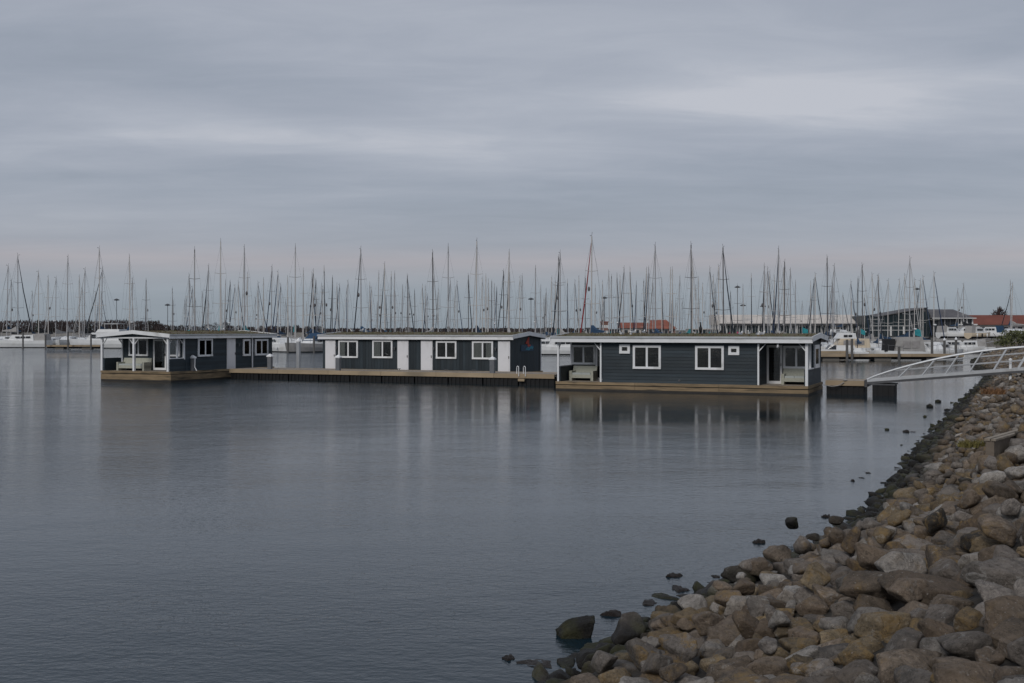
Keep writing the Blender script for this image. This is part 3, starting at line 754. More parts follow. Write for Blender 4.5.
def hull(parent, x0, x1, y0, y1, zd):
    m = MB(); m.box(x0+.06, x1-.06, y0+.06, y1-.06, -.45, zd-.05); h = m.build('hull', 'hull_dark', parent)
    d = MB(); d.box(x0+.02, x1-.02, y0+.02, y1-.02, zd-.05, zd); d.build('deck', 'deck_plank', h)
    for z0, z1, o_ in ((zd-.15, zd+.012, .0), (.03, zd-.20, .03)):
        for k in range(2):
            yy = (y0+o_, y0+o_+.05) if k == 0 else (y1-o_-.05, y1-o_)
            n = max(1, round((x1-x0)/4.6)); L = (x1-x0)/n
            for i in range(n):
                b = MB(); b.box(x0+i*L+.008, x0+(i+1)*L-.008, *yy, z0, z1); b.build('hull_plank', 'hull_wood', h)
            xx = (x0+o_, x0+o_+.05) if k == 0 else (x1-o_-.05, x1-o_)
            b = MB(); b.box(*xx, y0+.055, y1-.055, z0, z1); b.build('hull_plank', 'hull_wood', h)
    w = MB(); w.box(x0-.012+.03, x1+.012-.03, y0-.012+.03, y1+.012-.03, -.2, .10); w.build('waterline_band', 'hull_dark', h)
    return h
def lamp_on_wall(parent, x, y, z, rz):
    m = MB(); m.box(-.06, .06, -.14, 0, 0, .06); m.tube((0, -.09, -.14), (0, -.09, 0), .05, n=8); m.build('wall_lamp', 'steel_dark', parent, (x, y, z), rz)
def loveseat(x, y, z, w, rz, label, mats=('rattan', 'cushion_grey'), group=None, parts='sofa'):
    t = thing('outdoor_sofa', label, 'sofa', (x, y, z), rz, group)
    m = MB(); m.box(0, w, 0, .72, .16, .36); m.build('seat_base', mats[0], t)
    m = MB(); m.add([(0.0, .58, .36), (w, .58, .36), (w, .74, .86), (0, .74, .86), (0, .72, .16), (w, .72, .16), (w, .80, .86), (0, .80, .86)], [(0,1,2,3), (4,7,6,5), (0,4,5,1), (1,5,6,2), (2,6,7,3), (3,7,4,0)]); m.build('backrest', mats[0], t)
    for xx in (0, w-.16):
        m = MB(); m.box(xx, xx+.16, -.02, .70, .0, .58); m.build('arm', mats[0], t)
    n = 2 if w > 1.2 else 1
    for k in range(n):
        cw = (w-.36)/n; m = MB(); m.box(.18+k*cw+.01, .18+(k+1)*cw-.01, .0, .56, .36, .47); m.build('cushion', mats[1], t)
    return t
def P(O, x, y, z=0): return (O[0]+.917*x+.399*y, O[1]-.399*x+.917*y, z)

# --- right houseboat
R0 = (2.54, 64.2)
hb = thing('houseboat', 'slate-blue houseboat nearest the gangway with two small and two wide front windows', 'houseboat', (*R0, 0), RZ, 'slate-blue houseboats moored along the dock')
ZD = .5; YB = 5.55
hull(hb, 0, 14.4, 0, YB+.05, ZD)
wall(hb, 2.8, .22, ZD, 8.94, 2.42, 0)                                     # long front
wall(hb, .12, 2.4, ZD, 2.68, 2.42, 0)                                     # back of the left porch
wall(hb, 11.74, 2.4, ZD, 2.54, 2.42, 0)                                   # back of the right porch
wall(hb, 11.74, .22, ZD, 2.17, 2.42, PI/2, depth=.1)                      # its left cheek
wall(hb, 2.8, 2.39, ZD, 2.16, 2.42, -PI/2, depth=.1)                      # right cheek of the left porch
wall(hb, 14.28, 2.4, ZD, 3.1, 2.42, PI/2)                                # gable end behind the porch
wall(hb, .12, 5.5, ZD, 3.1, 2.42, -PI/2)
wall(hb, 14.28, 5.5, ZD, 14.16, 2.42, PI)
wall(hb, 14.28, .2, ZD, 2.2, .86, PI/2, bw=.17); wall(hb, .12, 2.4, ZD, 2.2, .86, -PI/2, bw=.17)   # low porch sides
m = MB(); m.prism([(.1, 2.92), (YB, 2.92), (YB, 3.10), ((YB+.1)/2, 3.27), (.1, 3.10)], 'x', 14.15, 14.31); m.build('gable', 'slate_siding', hb)
m = MB(); m.prism([(.1, 2.92), (YB, 2.92), (YB, 3.10), ((YB+.1)/2, 3.27), (.1, 3.10)], 'x', .09, .25); m.build('gable', 'slate_siding', hb)
m = MB(); m.box(.3, 14.1, .25, YB-.1, 2.90, 2.96); m.build('ceiling', 'white_paint', hb)
m = MB(); m.box(.05, 14.35, .14, .26, 2.78, 2.92); m.build('lintel', 'slate_siding', hb)
roof(hb, 0.02, 14.38, .1, YB, 2.80, .20, .33)
post(hb, .12, .14, ZD, 2.79, .10, [(0, 1)]); post(hb, .12, 2.28, ZD+.86, 2.79, .08)
post(hb, 2.74, .14, ZD, 2.79, .09, [(-1, 0)]); post(hb, 11.74, .14, ZD, 2.79, .09, [(1, 0)]); post(hb, 14.30, .13, ZD, 2.79, .14, [(-1, 0), (0, 1)])
post(hb, 14.30, 1.35, ZD+.86, 2.79, .10)
m = MB(); m.box(14.24, 14.36, .15, 2.4, ZD+.86, ZD+.92); m.build('side_cap', 'white_paint', hb)
m = MB(); m.box(.06, .18, .15, 2.4, ZD+.86, ZD+.92); m.build('side_cap', 'white_paint', hb)
for x in (3.85,): window(hb, x, .20, 2.16, .63, .52, 0, 1, trim=.15, name='small_window')
window(hb, 10.10, .20, 2.13, .60, .50, 0, 1, trim=.15, name='small_window')
window(hb, 4.65, .20, 1.30, 1.64, 1.34, 0, 2, {1: .95, 0: .9} and {}, trim=.13)
window(hb, 8.25, .20, 1.30, 1.60, 1.33, 0, 2, {}, trim=.13)
window(hb, .14, 2.38, 1.43, 1.50, 1.17, 0, 2, {}, trim=.12)
door(hb, 1.66, 2.38, ZD, .92, 2.12, 0, True)
door(hb, 11.78, 2.38, ZD, .86, 2.15, 0, True)
window(hb, 12.69, 2.38, 1.36, 1.42, 1.26, 0, 2, {}, trim=.12)
window(hb, 14.305, 2.70, 1.38, 1.75, 1.29, PI/2, 1, {0: .55}, trim=.22)
m = MB(); m.tube((7.34, .17, .68), (7.34, .25, .68), .07, n=10); m.build('outlet', 'steel_dark', hb)
m = MB(); m.tube((12.8, .02, 2.62), (12.8, .02, 2.76), .05, n=8); m.tube((12.8, -.10, 2.58), (12.8, .02, 2.66), .05, n=8); m.build('gutter_spout', 'plastic_white', hb)
loveseat(*P(R0, .35, 1.35, ZD+.004), 1.5, RZ, 'grey-green slatted porch sofa on the left porch of the right houseboat', group='porch sofas')
loveseat(*P(R0, 12.72, 1.5, ZD+.004), 1.42, RZ, 'grey-green porch sofa below the window on the right porch of the right houseboat', group='porch sofas')

# --- middle houseboat
M0 = (-.07-.917*14.84, 73.7+.399*14.84)
hm = thing('houseboat', 'slate houseboat with four white doors and a round-waved sail emblem on its gable', 'houseboat', (*M0, 0), RZ, 'slate-blue houseboats moored along the dock')
ZM = .58; LM = 14.84
hull(hm, -.15, LM+.15, -.12, 5.4, ZM)
wall(hm, 0, 0, ZM, LM, 2.42, 0, upright=True, bw=.24)
wall(hm, LM, .0, ZM, 5.28, 2.42, PI/2, upright=True, bw=.24, gable=.2)
wall(hm, 0, 5.28, ZM, 5.28, 2.42, -PI/2, upright=True, bw=.24, gable=.2)
wall(hm, LM, 5.28, ZM, LM, 2.42, PI, upright=True, bw=.24)
roof(hm, 0, LM, 0, 5.28, 2.84, .22, .31)
for x0, x1 in ((.25, 1.10), (6.20, 7.07), (8.06, 8.96), (13.93, 14.80)): door(hm, x0, -.03, ZM, x1-x0, 2.19, 0)
window(hm, 1.35, -.03, 1.51, 1.63, 1.25, 0, 2, {0: .62}, trim=.12)
window(hm, 4.17, -.03, 1.52, 1.63, 1.27, 0, 2, {0: .8}, trim=.12)
window(hm, 9.23, -.03, 1.53, 1.58, 1.22, 0, 2, {}, trim=.12)
window(hm, 11.99, -.03, 1.52, 1.57, 1.23, 0, 2, {0: .95, 1: .7}, trim=.12)
for x in (1.22, 5.98, 9.08, 13.75): lamp_on_wall(hm, x, -.03, 2.25, 0)
m = MB(); m.tube((LM+.06, 5.2, ZM), (LM+.06, 5.2, 2.8), .045, n=8); m.build('downpipe', 'white_paint', hm)
# emblem on the gable: red sail on a dark blue field with teal waves
em = MB(); em.box(1.60, 3.84, -.03, 0, 1.46, 1.90); e = em.build('emblem', 'sign_navy', hm, (LM+.03, 0, ZM), PI/2)
s = MB(); s.box(2.86, 3.02, -.035, 0, 1.72, 2.42); s.prism([(2.80, 1.94), (2.80, 2.34), (2.42, 1.98)], 'y', -.033, 0); s.prism([(2.62, 1.90), (3.3, 1.90), (3.2, 1.80), (2.75, 1.80)], 'y', -.045, -.031); s.build('emblem_sail', 'sign_red', e)
s = MB()
for k, (zc, a, x0, x1) in enumerate(((1.56, .05, 2.4, 3.7), (1.66, .05, 2.7, 3.8))):
    n = 10; vs = []
    for i in range(n+1):
        xx = x0+(x1-x0)*i/n; zz = zc+a*math.sin(i*1.1+k)+.10*(i/n); vs += [(xx, -.038, zz-.05), (xx, -.038, zz+.05)]
    s.add(vs, [(2*i, 2*i+2, 2*i+3, 2*i+1) for i in range(n)])
s.build('emblem_wave', 'sign_teal', e)

# --- left houseboat
L0 = (-28.6, 76.43)
hl = thing('houseboat', 'slate-blue houseboat with a roofed corner porch on white posts, furthest left', 'houseboat', (*L0, 0), RZ, 'slate-blue houseboats moored along the dock')
ZL = .68; WL = 5.95; LL = 11.7
hull(hl, 0, WL+.2, 0, LL, ZL)
wall(hl, .42, 1.7, ZL, WL-.42, 2.36, 0)
wall(hl, WL, 1.7, ZL, LL-1.75, 2.36, PI/2)
wall(hl, .42, LL-.05, ZL, LL-1.75, 2.36, -PI/2)
wall(hl, WL, LL-.05, ZL, WL-.42, 2.36, PI, gable=.3)
wall(hl, WL-.02, .1, ZL, 1.6, .86, PI/2, bw=.17); wall(hl, .16, 1.7, ZL, 1.6, .86, -PI/2, bw=.17)
m = MB(); m.prism([(.06, 3.02), (WL, 3.02), (WL, 3.10), ((WL+.06)/2, 3.36), (.06, 3.10)], 'y', .08, .2); m.build('gable', 'slate_siding', hl)
m = MB(); m.box(.02, WL+.02, .02, .14, 2.92, 3.01); m.build('porch_beam', 'white_paint', hl)
m = MB(); m.box(.1, WL-.05, .2, LL-.1, 3.0, 3.05); m.build('ceiling', 'white_paint', hl)
roof(hl, .05, WL, .1, LL-.05, 2.92, .26, .29, along='y')
for x, br in ((.08, [(1, 0)]), (2.92, [(-1, 0), (1, 0)]), (WL-.08, [(-1, 0), (0, 1)])): post(hl, x, .09, ZL, 2.92, .15, br)
post(hl, WL-.05, 1.62, ZL+.8, 2.92, .12, [(0, -1)])
post(hl, .44, 1.66, ZL, 2.98, .08, [(-1, 0)])
m = MB(); m.box(WL-.09, WL+.05, .16, 1.6, ZL+.86, ZL+.92); m.build('side_cap', 'white_paint', hl)
post(hl, WL-.04, .92, ZL+.92, 2.92, .10)
window(hl, 1.03, 1.68, 1.68, 1.72, 1.22, 0, 2, {0: .7}, trim=.12)
door(hl, 3.23, 1.68, ZL+.04, 1.14, 2.14, 0, True)
window(hl, 4.45, 1.68, 1.68, 1.1, 1.2, 0, 1, {}, trim=.12)
window(hl, WL+.035, 2.95, 1.64, 1.56, 1.26, PI/2, 2, {}, trim=.13)
door(hl, WL+.02, 6.13, ZL, .97, 2.22, PI/2)
w = window(hl, WL+.035, 7.99, 1.58, .86, 1.25, PI/2, 1, {}, trim=.14)
bl = MB(); bl.box(.15, .71, -.03, -.014, .15, 1.1); bl.build('blind', 'blind', w)
window(hl, WL+.035, 9.44, 1.58, 1.62, 1.24, PI/2, 2, {}, trim=.14)
m = MB(); m.tube((WL+.08, 9.1, ZL), (WL+.08, 9.1, 2.9), .055, n=8); m.build('downpipe', 'white_paint', hl)
lamp_on_wall(hl, WL+.03, 7.45, 2.45, PI/2)
loveseat(*P(L0, .75, .75, ZL+.004), 2.45, RZ, 'long beige-grey sofa on the corner porch of the left houseboat', group='porch sofas')

# ------------------------------------------------------------------ docks
D0 = (2.6, 68.75)
def PD(x, y, z=0): return P(D0, x, y, z)
dk = thing('floating_dock', 'long wooden floating dock running in front of the middle houseboat', 'dock', (*D0, 0), RZ)
def dock_parts(t, x0, x1, y0, y1, zt, nb, fl):
    L = (x1-x0)/nb
    for i in range(nb):
        m = MB(); m.box(x0+i*L+.01, x0+(i+1)*L-.01, y0, y0+.07, zt-.27, zt+.01); m.build('edge_beam', 'dock_wood', t)
        m = MB(); m.box(x0+i*L+.01, x0+(i+1)*L-.01, y1-.07, y1, zt-.27, zt+.01); m.build('edge_beam', 'dock_wood', t)
    m = MB(); x = x0
    while x < x1-.1:
        m.box(x+.004, x+.136, y0+.072, y1-.072, zt-.06, zt-.002+random.uniform(-.004, .004)); x += .142
    stuff(m.build('deck_plank', 'deck_plank', t))
    n = max(1, round((x1-x0)/fl)); F = (x1-x0)/n
    for i in range(n):
        m = MB(); a, b = x0+i*F+.05, x0+(i+1)*F-.05; m.box(a, b, y0+.12, y1-.12, -.35, zt-.275)
        for q in range(int((b-a)/.3)): m.box(a+q*.3+.06, a+q*.3+.2, y0+.075, y0+.119, -.3, zt-.28)
        m.build('float', 'float_black', t)
dock_parts(dk, -24.9, .05, 0, 3.2, .72, 6, 2.5)
dock_parts(dk, .10, 13.0, 1.3, 3.2, .715, 3, 2.6)
d2 = thing('floating_dock', 'short wooden dock between the right houseboat and the gangway foot', 'dock', P(R0, 14.98, 2.2), RZ)
dock_parts(d2, .0, 2.05, 0, 2.2, .74, 1, 2.05)
m = MB(); m.path([(-.05, -.12, .50), (.35, -.16, .43), (.7, -.15, .47), (1.0, -.05, .66)], .022); m.blob((1.05, .02, .78), (.13, .1, .07)); m.build('mooring_rope', 'canvas_grey', d2)
m = MB(); m.box(2.06, 2.20, -.05, 2.2, .42, .80); m.build('end_plate', 'steel_dark', d2)
g = thing('pontoon', 'black square pontoon float carrying the foot of the gangway', 'pontoon', P(R0, 17.65, 1.6), RZ)
m = MB(); m.box(-.15, .95, 0, 1.9, -.35, .56)
for q in range(4): m.box(-.08+q*.29, .08+q*.29, -.04, .001, -.3, .54)
m.build('float_body', 'float_black', g)
m = MB(); m.box(-.2, 1.0, -.06, 1.96, .56, .62); m.build('top_plate', 'steel_dark', g)
# service pedestals
def pedestal(x, y, label, hose=False):
    t = thing('service_pedestal', label, 'power pedestal', PD(x, y, .72), RZ, 'service pedestals on the dock')
    m = MB(); m.box(-.15, .15, -.12, .12, 0, .86); m.build('body', 'plastic_grey', t)
    m = MB(); m.add([(-.2, -.16, .86), (.2, -.16, .86), (.2, .16, .86), (-.2, .16, .86), (-.2, -.16, .95), (.2, -.16, .95), (.2, .16, .95), (-.2, .16, .95), (0, 0, 1.10)], [(0,3,2,1),(0,1,5,4),(1,2,6,5),(2,3,7,6),(3,0,4,7),(4,5,8),(5,6,8),(6,7,8),(7,4,8)]); m.build('cap', 'plastic_white', t)
    if hose:
        m = MB(); m.path([(.2, .0, .9), (.21, -.05, .25), (.34, -.08, .12), (.42, -.1, .0)], .03); m.build('hose', 'plastic_white', t)
    return t
pd = pedestal(-15.9, .22, 'grey pedestal with white cap before the leftmost door of the middle houseboat')
pedestal(-4.3, .22, 'grey pedestal with white cap under the rightmost window of the middle houseboat')
pedestal(-22.1, 1.0, 'grey pedestal with white cap before the last window of the left houseboat')
t = pedestal(-27.9, .5, 'grey pedestal with white cap and white hose beside the left houseboat wall', True); t.location = P(L0, 6.06, 2.35, ZL)
# swim ladder
t = thing('swim_ladder', 'swim ladder with two white hoop handrails on the dock edge', 'ladder', PD(-2.55, .0, .72), RZ)
for x in (0, .46):
    m = MB(); m.path([(x, .1, 0), (x, .1, .40), (x+.03, .08, .46), (x+.10, .02, .49), (x+.17, -.03, .46), (x+.2, -.05, .40), (x+.2, -.05, -.15)], .026, 8); m.build('handrail', 'plastic_white', t)
m = MB(); m.box(.18, .62, -.14, -.05, -.46, -.30); m.build('step', 'dock_wood', t)
# mooring cleats and small items on the dock
for x, lab in ((-12.7, 'small dark cleat on the dock below the second window of the middle houseboat'), (-9.0, 'small dark cleat on the dock before the second door of the middle houseboat'), (-6.9, 'small dark cleat on the dock before the third door of the middle houseboat')):
    m = MB(); m.box(-.16, .16, -.03, .03, .07, .11); m.tube((-.07, 0, 0), (-.07, 0, .08), .025); m.tube((.07, 0, 0), (.07, 0, .08), .025)
    o = m.build('cleat', 'steel_dark', None, PD(x, 2.9, .718), RZ); tag(o, lab, 'cleat', 'mooring cleats on the dock')
m = MB(); m.box(-.4, .1, -.2, .2, .0, .16); m.blob((.15, 0, .1), (.35, .2, .12)); o = m.build('rope_coil', 'canvas_grey', None, PD(.0, 2.8, .72), RZ); tag(o, 'grey heap of coiled line on the dock end beside the middle houseboat', 'rope')
# tall mooring piles
def pile(x, y, h, r, label, m_='pile_wood', cap=True, base=0):
    t = thing('mooring_pile', label, 'pile', (x, y, 0), 0, 'mooring piles')
    m = MB(); m.tube((0, 0, -1), (0, 0, h), r, n=10); m.build('shaft', m_, t)
    if cap: m = MB(); m.lathe([(r*1.15, 0), (r*1.15, .12), (.02, .34)], (0, 0, h), 10); m.build('cap', 'plastic_white', t)
    return t
pile(-16.6, 85.5, 2.55, .17, 'pale steel mooring pile with white cap between the left and middle houseboats', 'galvanised')

# ------------------------------------------------------------------ gangway
G0 = P(R0, 17.2, 1.95)
gw = thing('gangway', 'white-grey metal gangway bridge with arched railings rising to the right bank', 'gangway', (*G0[:2], 0), RZ)
GL = 14.0
def zb(t): return .78+.097*t
def zt_(t):
    return zb(t)+.06+1.05*math.sin(PI*min(max((t-.0)/GL, 0), 1))**.80
for yy in (0.0, 1.5):
    m = MB()
    n = 14
    for i in range(n):
        a, b = GL*i/n, GL*(i+1)/n
        m.add([(a, yy-.06, zb(a)-.075), (b, yy-.06, zb(b)-.075), (b, yy+.06, zb(b)-.075), (a, yy+.06, zb(a)-.075), (a, yy-.06, zb(a)+.05), (b, yy-.06, zb(b)+.05), (b, yy+.06, zb(b)+.05), (a, yy+.06, zb(a)+.05)], [(0,3,2,1),(4,5,6,7),(0,1,5,4),(1,2,6,5),(2,3,7,6),(3,0,4,7)])
    m.build('bottom_chord', 'galvanised', gw)
    m = MB()
    for i in range(n):
        a, b = GL*i/n, GL*(i+1)/n
        m.add([(a, yy-.045, zb(a)-.20), (b, yy-.045, zb(b)-.20), (b, yy+.045, zb(b)-.20), (a, yy+.045, zb(a)-.20), (a, yy-.045, zb(a)-.075), (b, yy-.045, zb(b)-.075), (b, yy+.045, zb(b)-.075), (a, yy+.045, zb(a)-.075)], [(0,3,2,1),(4,5,6,7),(0,1,5,4),(1,2,6,5),(2,3,7,6),(3,0,4,7)])
    m.build('chord_shade', 'steel_dark', gw)  # dark strip along the chord, its colour standing in for the shaded underside
    m = MB(); pts = [(GL*i/40, yy, zt_(GL*i/40)) for i in range(41)]; m.path(pts, .05, 8); m.build('top_chord', 'galvanised', gw)
    t0 = 1.6
    while t0 < GL-1.4:
        # leaning post meets the arch further on
        b = t0+.62; m = MB(); m.tube((t0, yy, zb(t0)+.04), (b, yy, zt_(b)-.02), .042, n=6); m.build('railing_post', 'galvanised', gw); t0 += 1.16
    for k, (fr) in enumerate((.36, .72)):
        pts = [(GL*i/40, yy, zb(GL*i/40)+.06+fr*1.0) for i in range(41) if zb(GL*i/40)+.06+fr*1.0 < zt_(GL*i/40)-.03]
        m = MB(); m.tube(pts[0], pts[-1], .022, n=6); m.build('rail', 'galvanised', gw)
m = MB(); x = 0
while x < GL: 
    z = zb(x); m.add([(x, .061, z-.12), (x+.19, .061, z-.12+.018), (x+.19, 1.439, z-.12+.018), (x, 1.439, z-.12), (x, .061, z-.05), (x+.19, .061, z-.03), (x+.19, 1.439, z-.03), (x, 1.439, z-.05)], [(0,3,2,1),(4,5,6,7),(0,1,5,4),(1,2,6,5),(2,3,7,6),(3,0,4,7)]); x += .2
stuff(m.build('deck_plank', 'deck_plank', gw))
t = thing('white_post', 'short white post standing behind the gangway railing at right', 'post', (25.6, 56.5, 1.0))
m = MB(); m.tube((0, 0, -.6), (0, 0, .95), .07, n=10); m.build('shaft', 'plastic_white', t)
m = MB(); m.lathe([(.09, 0), (.09, .05), (.01, .1)], (0, 0, .95), 10); m.build('cap', 'plastic_white', t)

# ------------------------------------------------------------------ birds on the roofs
def gull_mesh():
    m = MB(); m.blob((0, 0, .17), (.19, .085, .085), 8, 6, 0); m.blob((-.17, 0, .29), (.06, .05, .055), 8, 6, 0); m.tube((-.12, 0, .2), (-.16, 0, .27), .055, .045, 8, 0)
    m.add([(.10, .07, .22), (.36, .03, .17), (.12, .085, .12), (-.08, .09, .20)], [(0, 1, 2, 3)], 1); m.add([(.10, -.07, .22), (.36, -.03, .17), (.12, -.085, .12), (-.08, -.09, .20)], [(0, 3, 2, 1)], 1)
    m.blob((.04, 0, .20), (.20, .088, .065), 8, 5, 1)
    m.tube((-.22, 0, .285), (-.29, 0, .272), .015, .006, 6, 2)
    for y in (-.035, .035): m.tube((0, y, 0), (0, y, .1), .01, n=5, mi=2)
    return m.mesh('gull', ['gull_white', 'gull_grey', 'beak_yellow'], True)
GM = gull_mesh()
def roof_z(O, boat, x, y):
    if boat == 'R': zt, r, w0, w1 = 3.13, .20, -.18, 5.83
    elif boat == 'M': zt, r, w0, w1 = 3.15, .22, -.28, 5.56
    mid = (w0+w1)/2; return zt-.03+r*(1-abs(y-mid)/(mid-w0))
def gull(O, boat, x, y, rz, label):
    z = roof_z(O, boat, x, y) if boat != 'L' else 3.18+.30*(1-abs(x-3.0)/3.2)
    o = link('gull', GM, None, P(O, x, y, z), rz+.9); o.scale = (.8, .8, .9); tag(o, label, 'gull', 'gulls resting on the roofs')
for x, y, r, l in ((3.85, .5, 0, 'white gull on the right houseboat roof above its left small window'), (4.2, 1.7, 2.5, 'white gull behind another on the right houseboat roof, left end'), (4.5, .25, .5, 'white gull at the gutter above the left wide window of the right houseboat'), (4.85, 1.6, 3.3, 'white gull high on the right houseboat roof above the left wide window'), (10.72, .4, 3.0, 'white gull above the right small window of the right houseboat'), (11.05, 1.0, .2, 'white gull higher up the roof above the right small window'), (11.7, .3, 1.0, 'white gull at the gutter where the right porch begins'), (11.86, .55, 2.4, 'white gull touching another above the right porch of the right houseboat')):
    gull(R0, 'R', x, y, r, l)
for x, y, r, l in ((1.2, 2.0, 0, 'white gull above the leftmost door of the middle houseboat'), (1.9, 2.2, 3, 'white gull above the first window of the middle houseboat'), (2.9, 1.2, .4, 'white gull right of the first window on the middle roof')):
    gull(M0, 'M', x, y, r, l)
for x, y, r, l in ((3.6, 7.2, 0, 'white gull on the left houseboat roof above its white door'), (4.2, 7.9, 3, 'white gull right of another on the left houseboat roof')):
    gull(L0, 'L', x, y, r, l)
def dark_bird(O, boat, x, y, s, label):
    m = MB(); m.blob((0, 0, .30), (.10, .12, .22), 10, 8); m.tube((0, -.02, .45), (-.02, -.04, .66), .06, .035, 8); m.blob((-.03, -.05, .69), (.055, .045, .045), 8, 6); m.tube((-.07, -.05, .69), (-.17, -.06, .70), .016, .008, 6)
    m.add([(.04, .08, .22), (.02, .14, -.02), (-.04, .12, -.02), (-.05, .08, .22)], [(0, 1, 2, 3)])
    for yy in (-.04, .04): m.tube((0, yy, 0), (0, yy, .12), .015, n=5)
    o = m.build('dark_bird', 'black_feather', None, P(O, x, y, roof_z(O, boat, x, y)-.02), .3, True); o.scale = (s, s, s); tag(o, label, 'bird', 'dark birds standing on the roofs')
dark_bird(R0, 'R', 8.0, 2.4, .95, 'black upright bird standing on the right houseboat roof')
dark_bird(M0, 'M', 13.3, 2.6, .62, 'black upright bird on the middle houseboat roof, nearer its gable')
dark_bird(M0, 'M', 12.3, 2.4, .42, 'smaller black bird on the middle houseboat roof, left of the other')

# ------------------------------------------------------------------ sailboats
def hull_loft(L, B, F, bow=1.25, transom=.7, n=11, keel=.35):
    """bow at +x, waterline at z=0; returns rings for the shell"""
    rings = []
    for i in range(n):
        t = i/(n-1); x = -L*.45+L*.95*t
        b = B/2*(transom+(1-transom)*math.sin(min(t/.5, 1)*PI/2)) if t < .5 else B/2*max(.015, 1-((t-.5)/.5)**2.3)
        sh = F*(.88+.05*(1-t)+.34*max(0, t-.25)**1.6)
        rake = (t**6)*L*.06
        rings.append([(x-rake*0, 0, -keel*(1-.6*t)), (x, b*.62, -keel*.35), (x+rake*.4, b*.92, .12), (x+rake*.75, b*1.0, sh*.55), (x+rake, b*.985, sh)])
    return rings
def hull_mesh(L, B, F, m1=0, m2=1, m3=2, **k):
    R = hull_loft(L, B, F, **k); m = MB(); n = len(R); q = len(R[0]); vs = []
    for r in R:
        vs += r+[(x, -y, z) for x, y, z in r]
    w = 2*q
    for i in range(n-1):
        for j in range(q-1):
            mi = m2 if j < 2 else m1
            m_f = (i*w+j, (i+1)*w+j, (i+1)*w+j+1, i*w+j+1); m.f.append(m_f); m.m.append(mi)
            m.f.append((i*w+q+j, i*w+q+j+1, (i+1)*w+q+j+1, (i+1)*w+q+j)); m.m.append(mi)
        m.f.append((i*w+q-1, (i+1)*w+q-1, (i+1)*w+2*q-1, i*w+2*q-1)); m.m.append(m3)   # deck
    m.f.append(tuple(range(q))+tuple(range(2*q-1, q-1, -1))); m.m.append(m1)
    m.v = vs
    return m
def build_sail_proto(kind, hullmat, mastmat, cover, detail=1):
    """unit built for L = 10, mast 13 m; the copies are scaled"""
    t = link('sailboat', None); L = 10; B = 3.2; F = 1.05; H = 13
    p = []
    a = hull_mesh(L, B, F).build('hull', [hullmat, 'antifoul', 'gelcoat'], t, smooth=False); p.append((a, []))
    m = MB(); m.add([(-1.6, -1.0, .98), (2.4, -.75, 1.08), (2.4, .75, 1.08), (-1.6, 1.0, .98), (-1.5, -.85, 1.62), (1.6, -.6, 1.48), (1.6, .6, 1.48), (-1.5, .85, 1.62)], [(4,5,6,7),(0,1,5,4),(1,2,6,5),(2,3,7,6),(3,0,4,7)])
    cab = m.build('cabin', 'gelcoat', t)
    sub = []
    for s in (-1, 1):
        w = MB(); w.add([(-1.1, s*.965, 1.22), (.9, s*.80, 1.24), (.8, s*.74, 1.40), (-1.1, s*.90, 1.45)], [(0, 1, 2, 3)]); w.prism([(-1.1, 1.22), (.9, 1.24), (.8, 1.40), (-1.1, 1.45)], 'y', s*.955, s*.965); sub.append(w.build('window', 'smoked_glass', cab))
    p.append((cab, sub))
    m = MB(); m.tube((.9, 0, 1.3), (.75, 0, H), .085, .065, 7); mast = m.build('mast', mastmat, t)
    sub = []
    for z, w in ((H*.42, 1.05), (H*.70, .75)):
        b = MB(); b.tube((.84, -w, z+.1), (.84, 0, z), .03, n=5); b.tube((.84, 0, z), (.84, w, z+.1), .03, n=5); sub.append(b.build('spreader', mastmat, mast))
    b = MB(); b.tube((.75, 0, H), (.6, 0, H+.45), .02, n=5); b.tube((.75, .0, H+.05), (1.05, 0, H+.12), .018, n=5); b.add([(1.0, 0, H+.1), (1.3, .05, H+.18), (1.3, -.05, H+.06)], [(0, 1, 2)]); sub.append(b.build('wind_vane', 'mast_dark', mast))
    if kind == 1:
        b = MB(); b.blob((1.2, 0, H*.36), (.30, .30, .14), 10, 6); sub.append(b.build('radar_dome', 'gelcoat', mast))
    if kind == 2:
        b = MB(); b.blob((.9, .3, H*.55), (.15, .15, .28), 8, 6); sub.append(b.build('radar_reflector', 'mast_dark', mast))
    p.append((mast, sub))
    m = MB(); m.tube((.7, 0, 2.25), (-3.2, 0, 2.4), .07, n=6); bo = m.build('boom', mastmat, t)
    c = MB(); c.prism([(.75, 2.30), (-3.1, 2.36), (-3.1, 2.55), (-.6, 2.75), (.62, 3.2)], 'y', -.16, .16); sc = c.build('sail_cover', cover, bo); p.append((bo, [sc]))
    wires = MB()
    for s in (-1, 1):
        wires.path([(.5, s*1.5, 1.1), (.84, s*1.05, H*.42+.1), (.80, s*.75, H*.70+.1), (.76, 0, H*.97)], .009, 4); wires.tube((.5, s*1.45, 1.1), (.84, 0, H*.42), .008, n=4)
    wires.tube((-4.4, 0, 1.1), (.72, 0, H-.05), .010, n=4)
    p.append((wires.build('rigging', 'rig_wire', t), []))
    m = MB()
    for s in (-1, 1):
        pts = [(-4.2, s*1.1, 1.0)]
        m.path([(-4.2, s*1.15, 1.5), (-1, s*1.52, 1.55), (2.5, s*1.1, 1.65), (4.7, s*.15, 1.85)], .015, 4)
        for x, y in ((-4.2, 1.15), (-2.5, 1.4), (-1, 1.52), (1, 1.38), (2.5, 1.1), (4.0, .5)): m.tube((x, s*y, .95), (x, s*y, 1.58), .015, n=4)
    p.append((m.build('guardrail', 'chrome', t), []))
    return t, p
FURLM = {1: 'furl_dark', 2: 'furl_red', 3: 'furl_white', 4: 'furl_navy'}
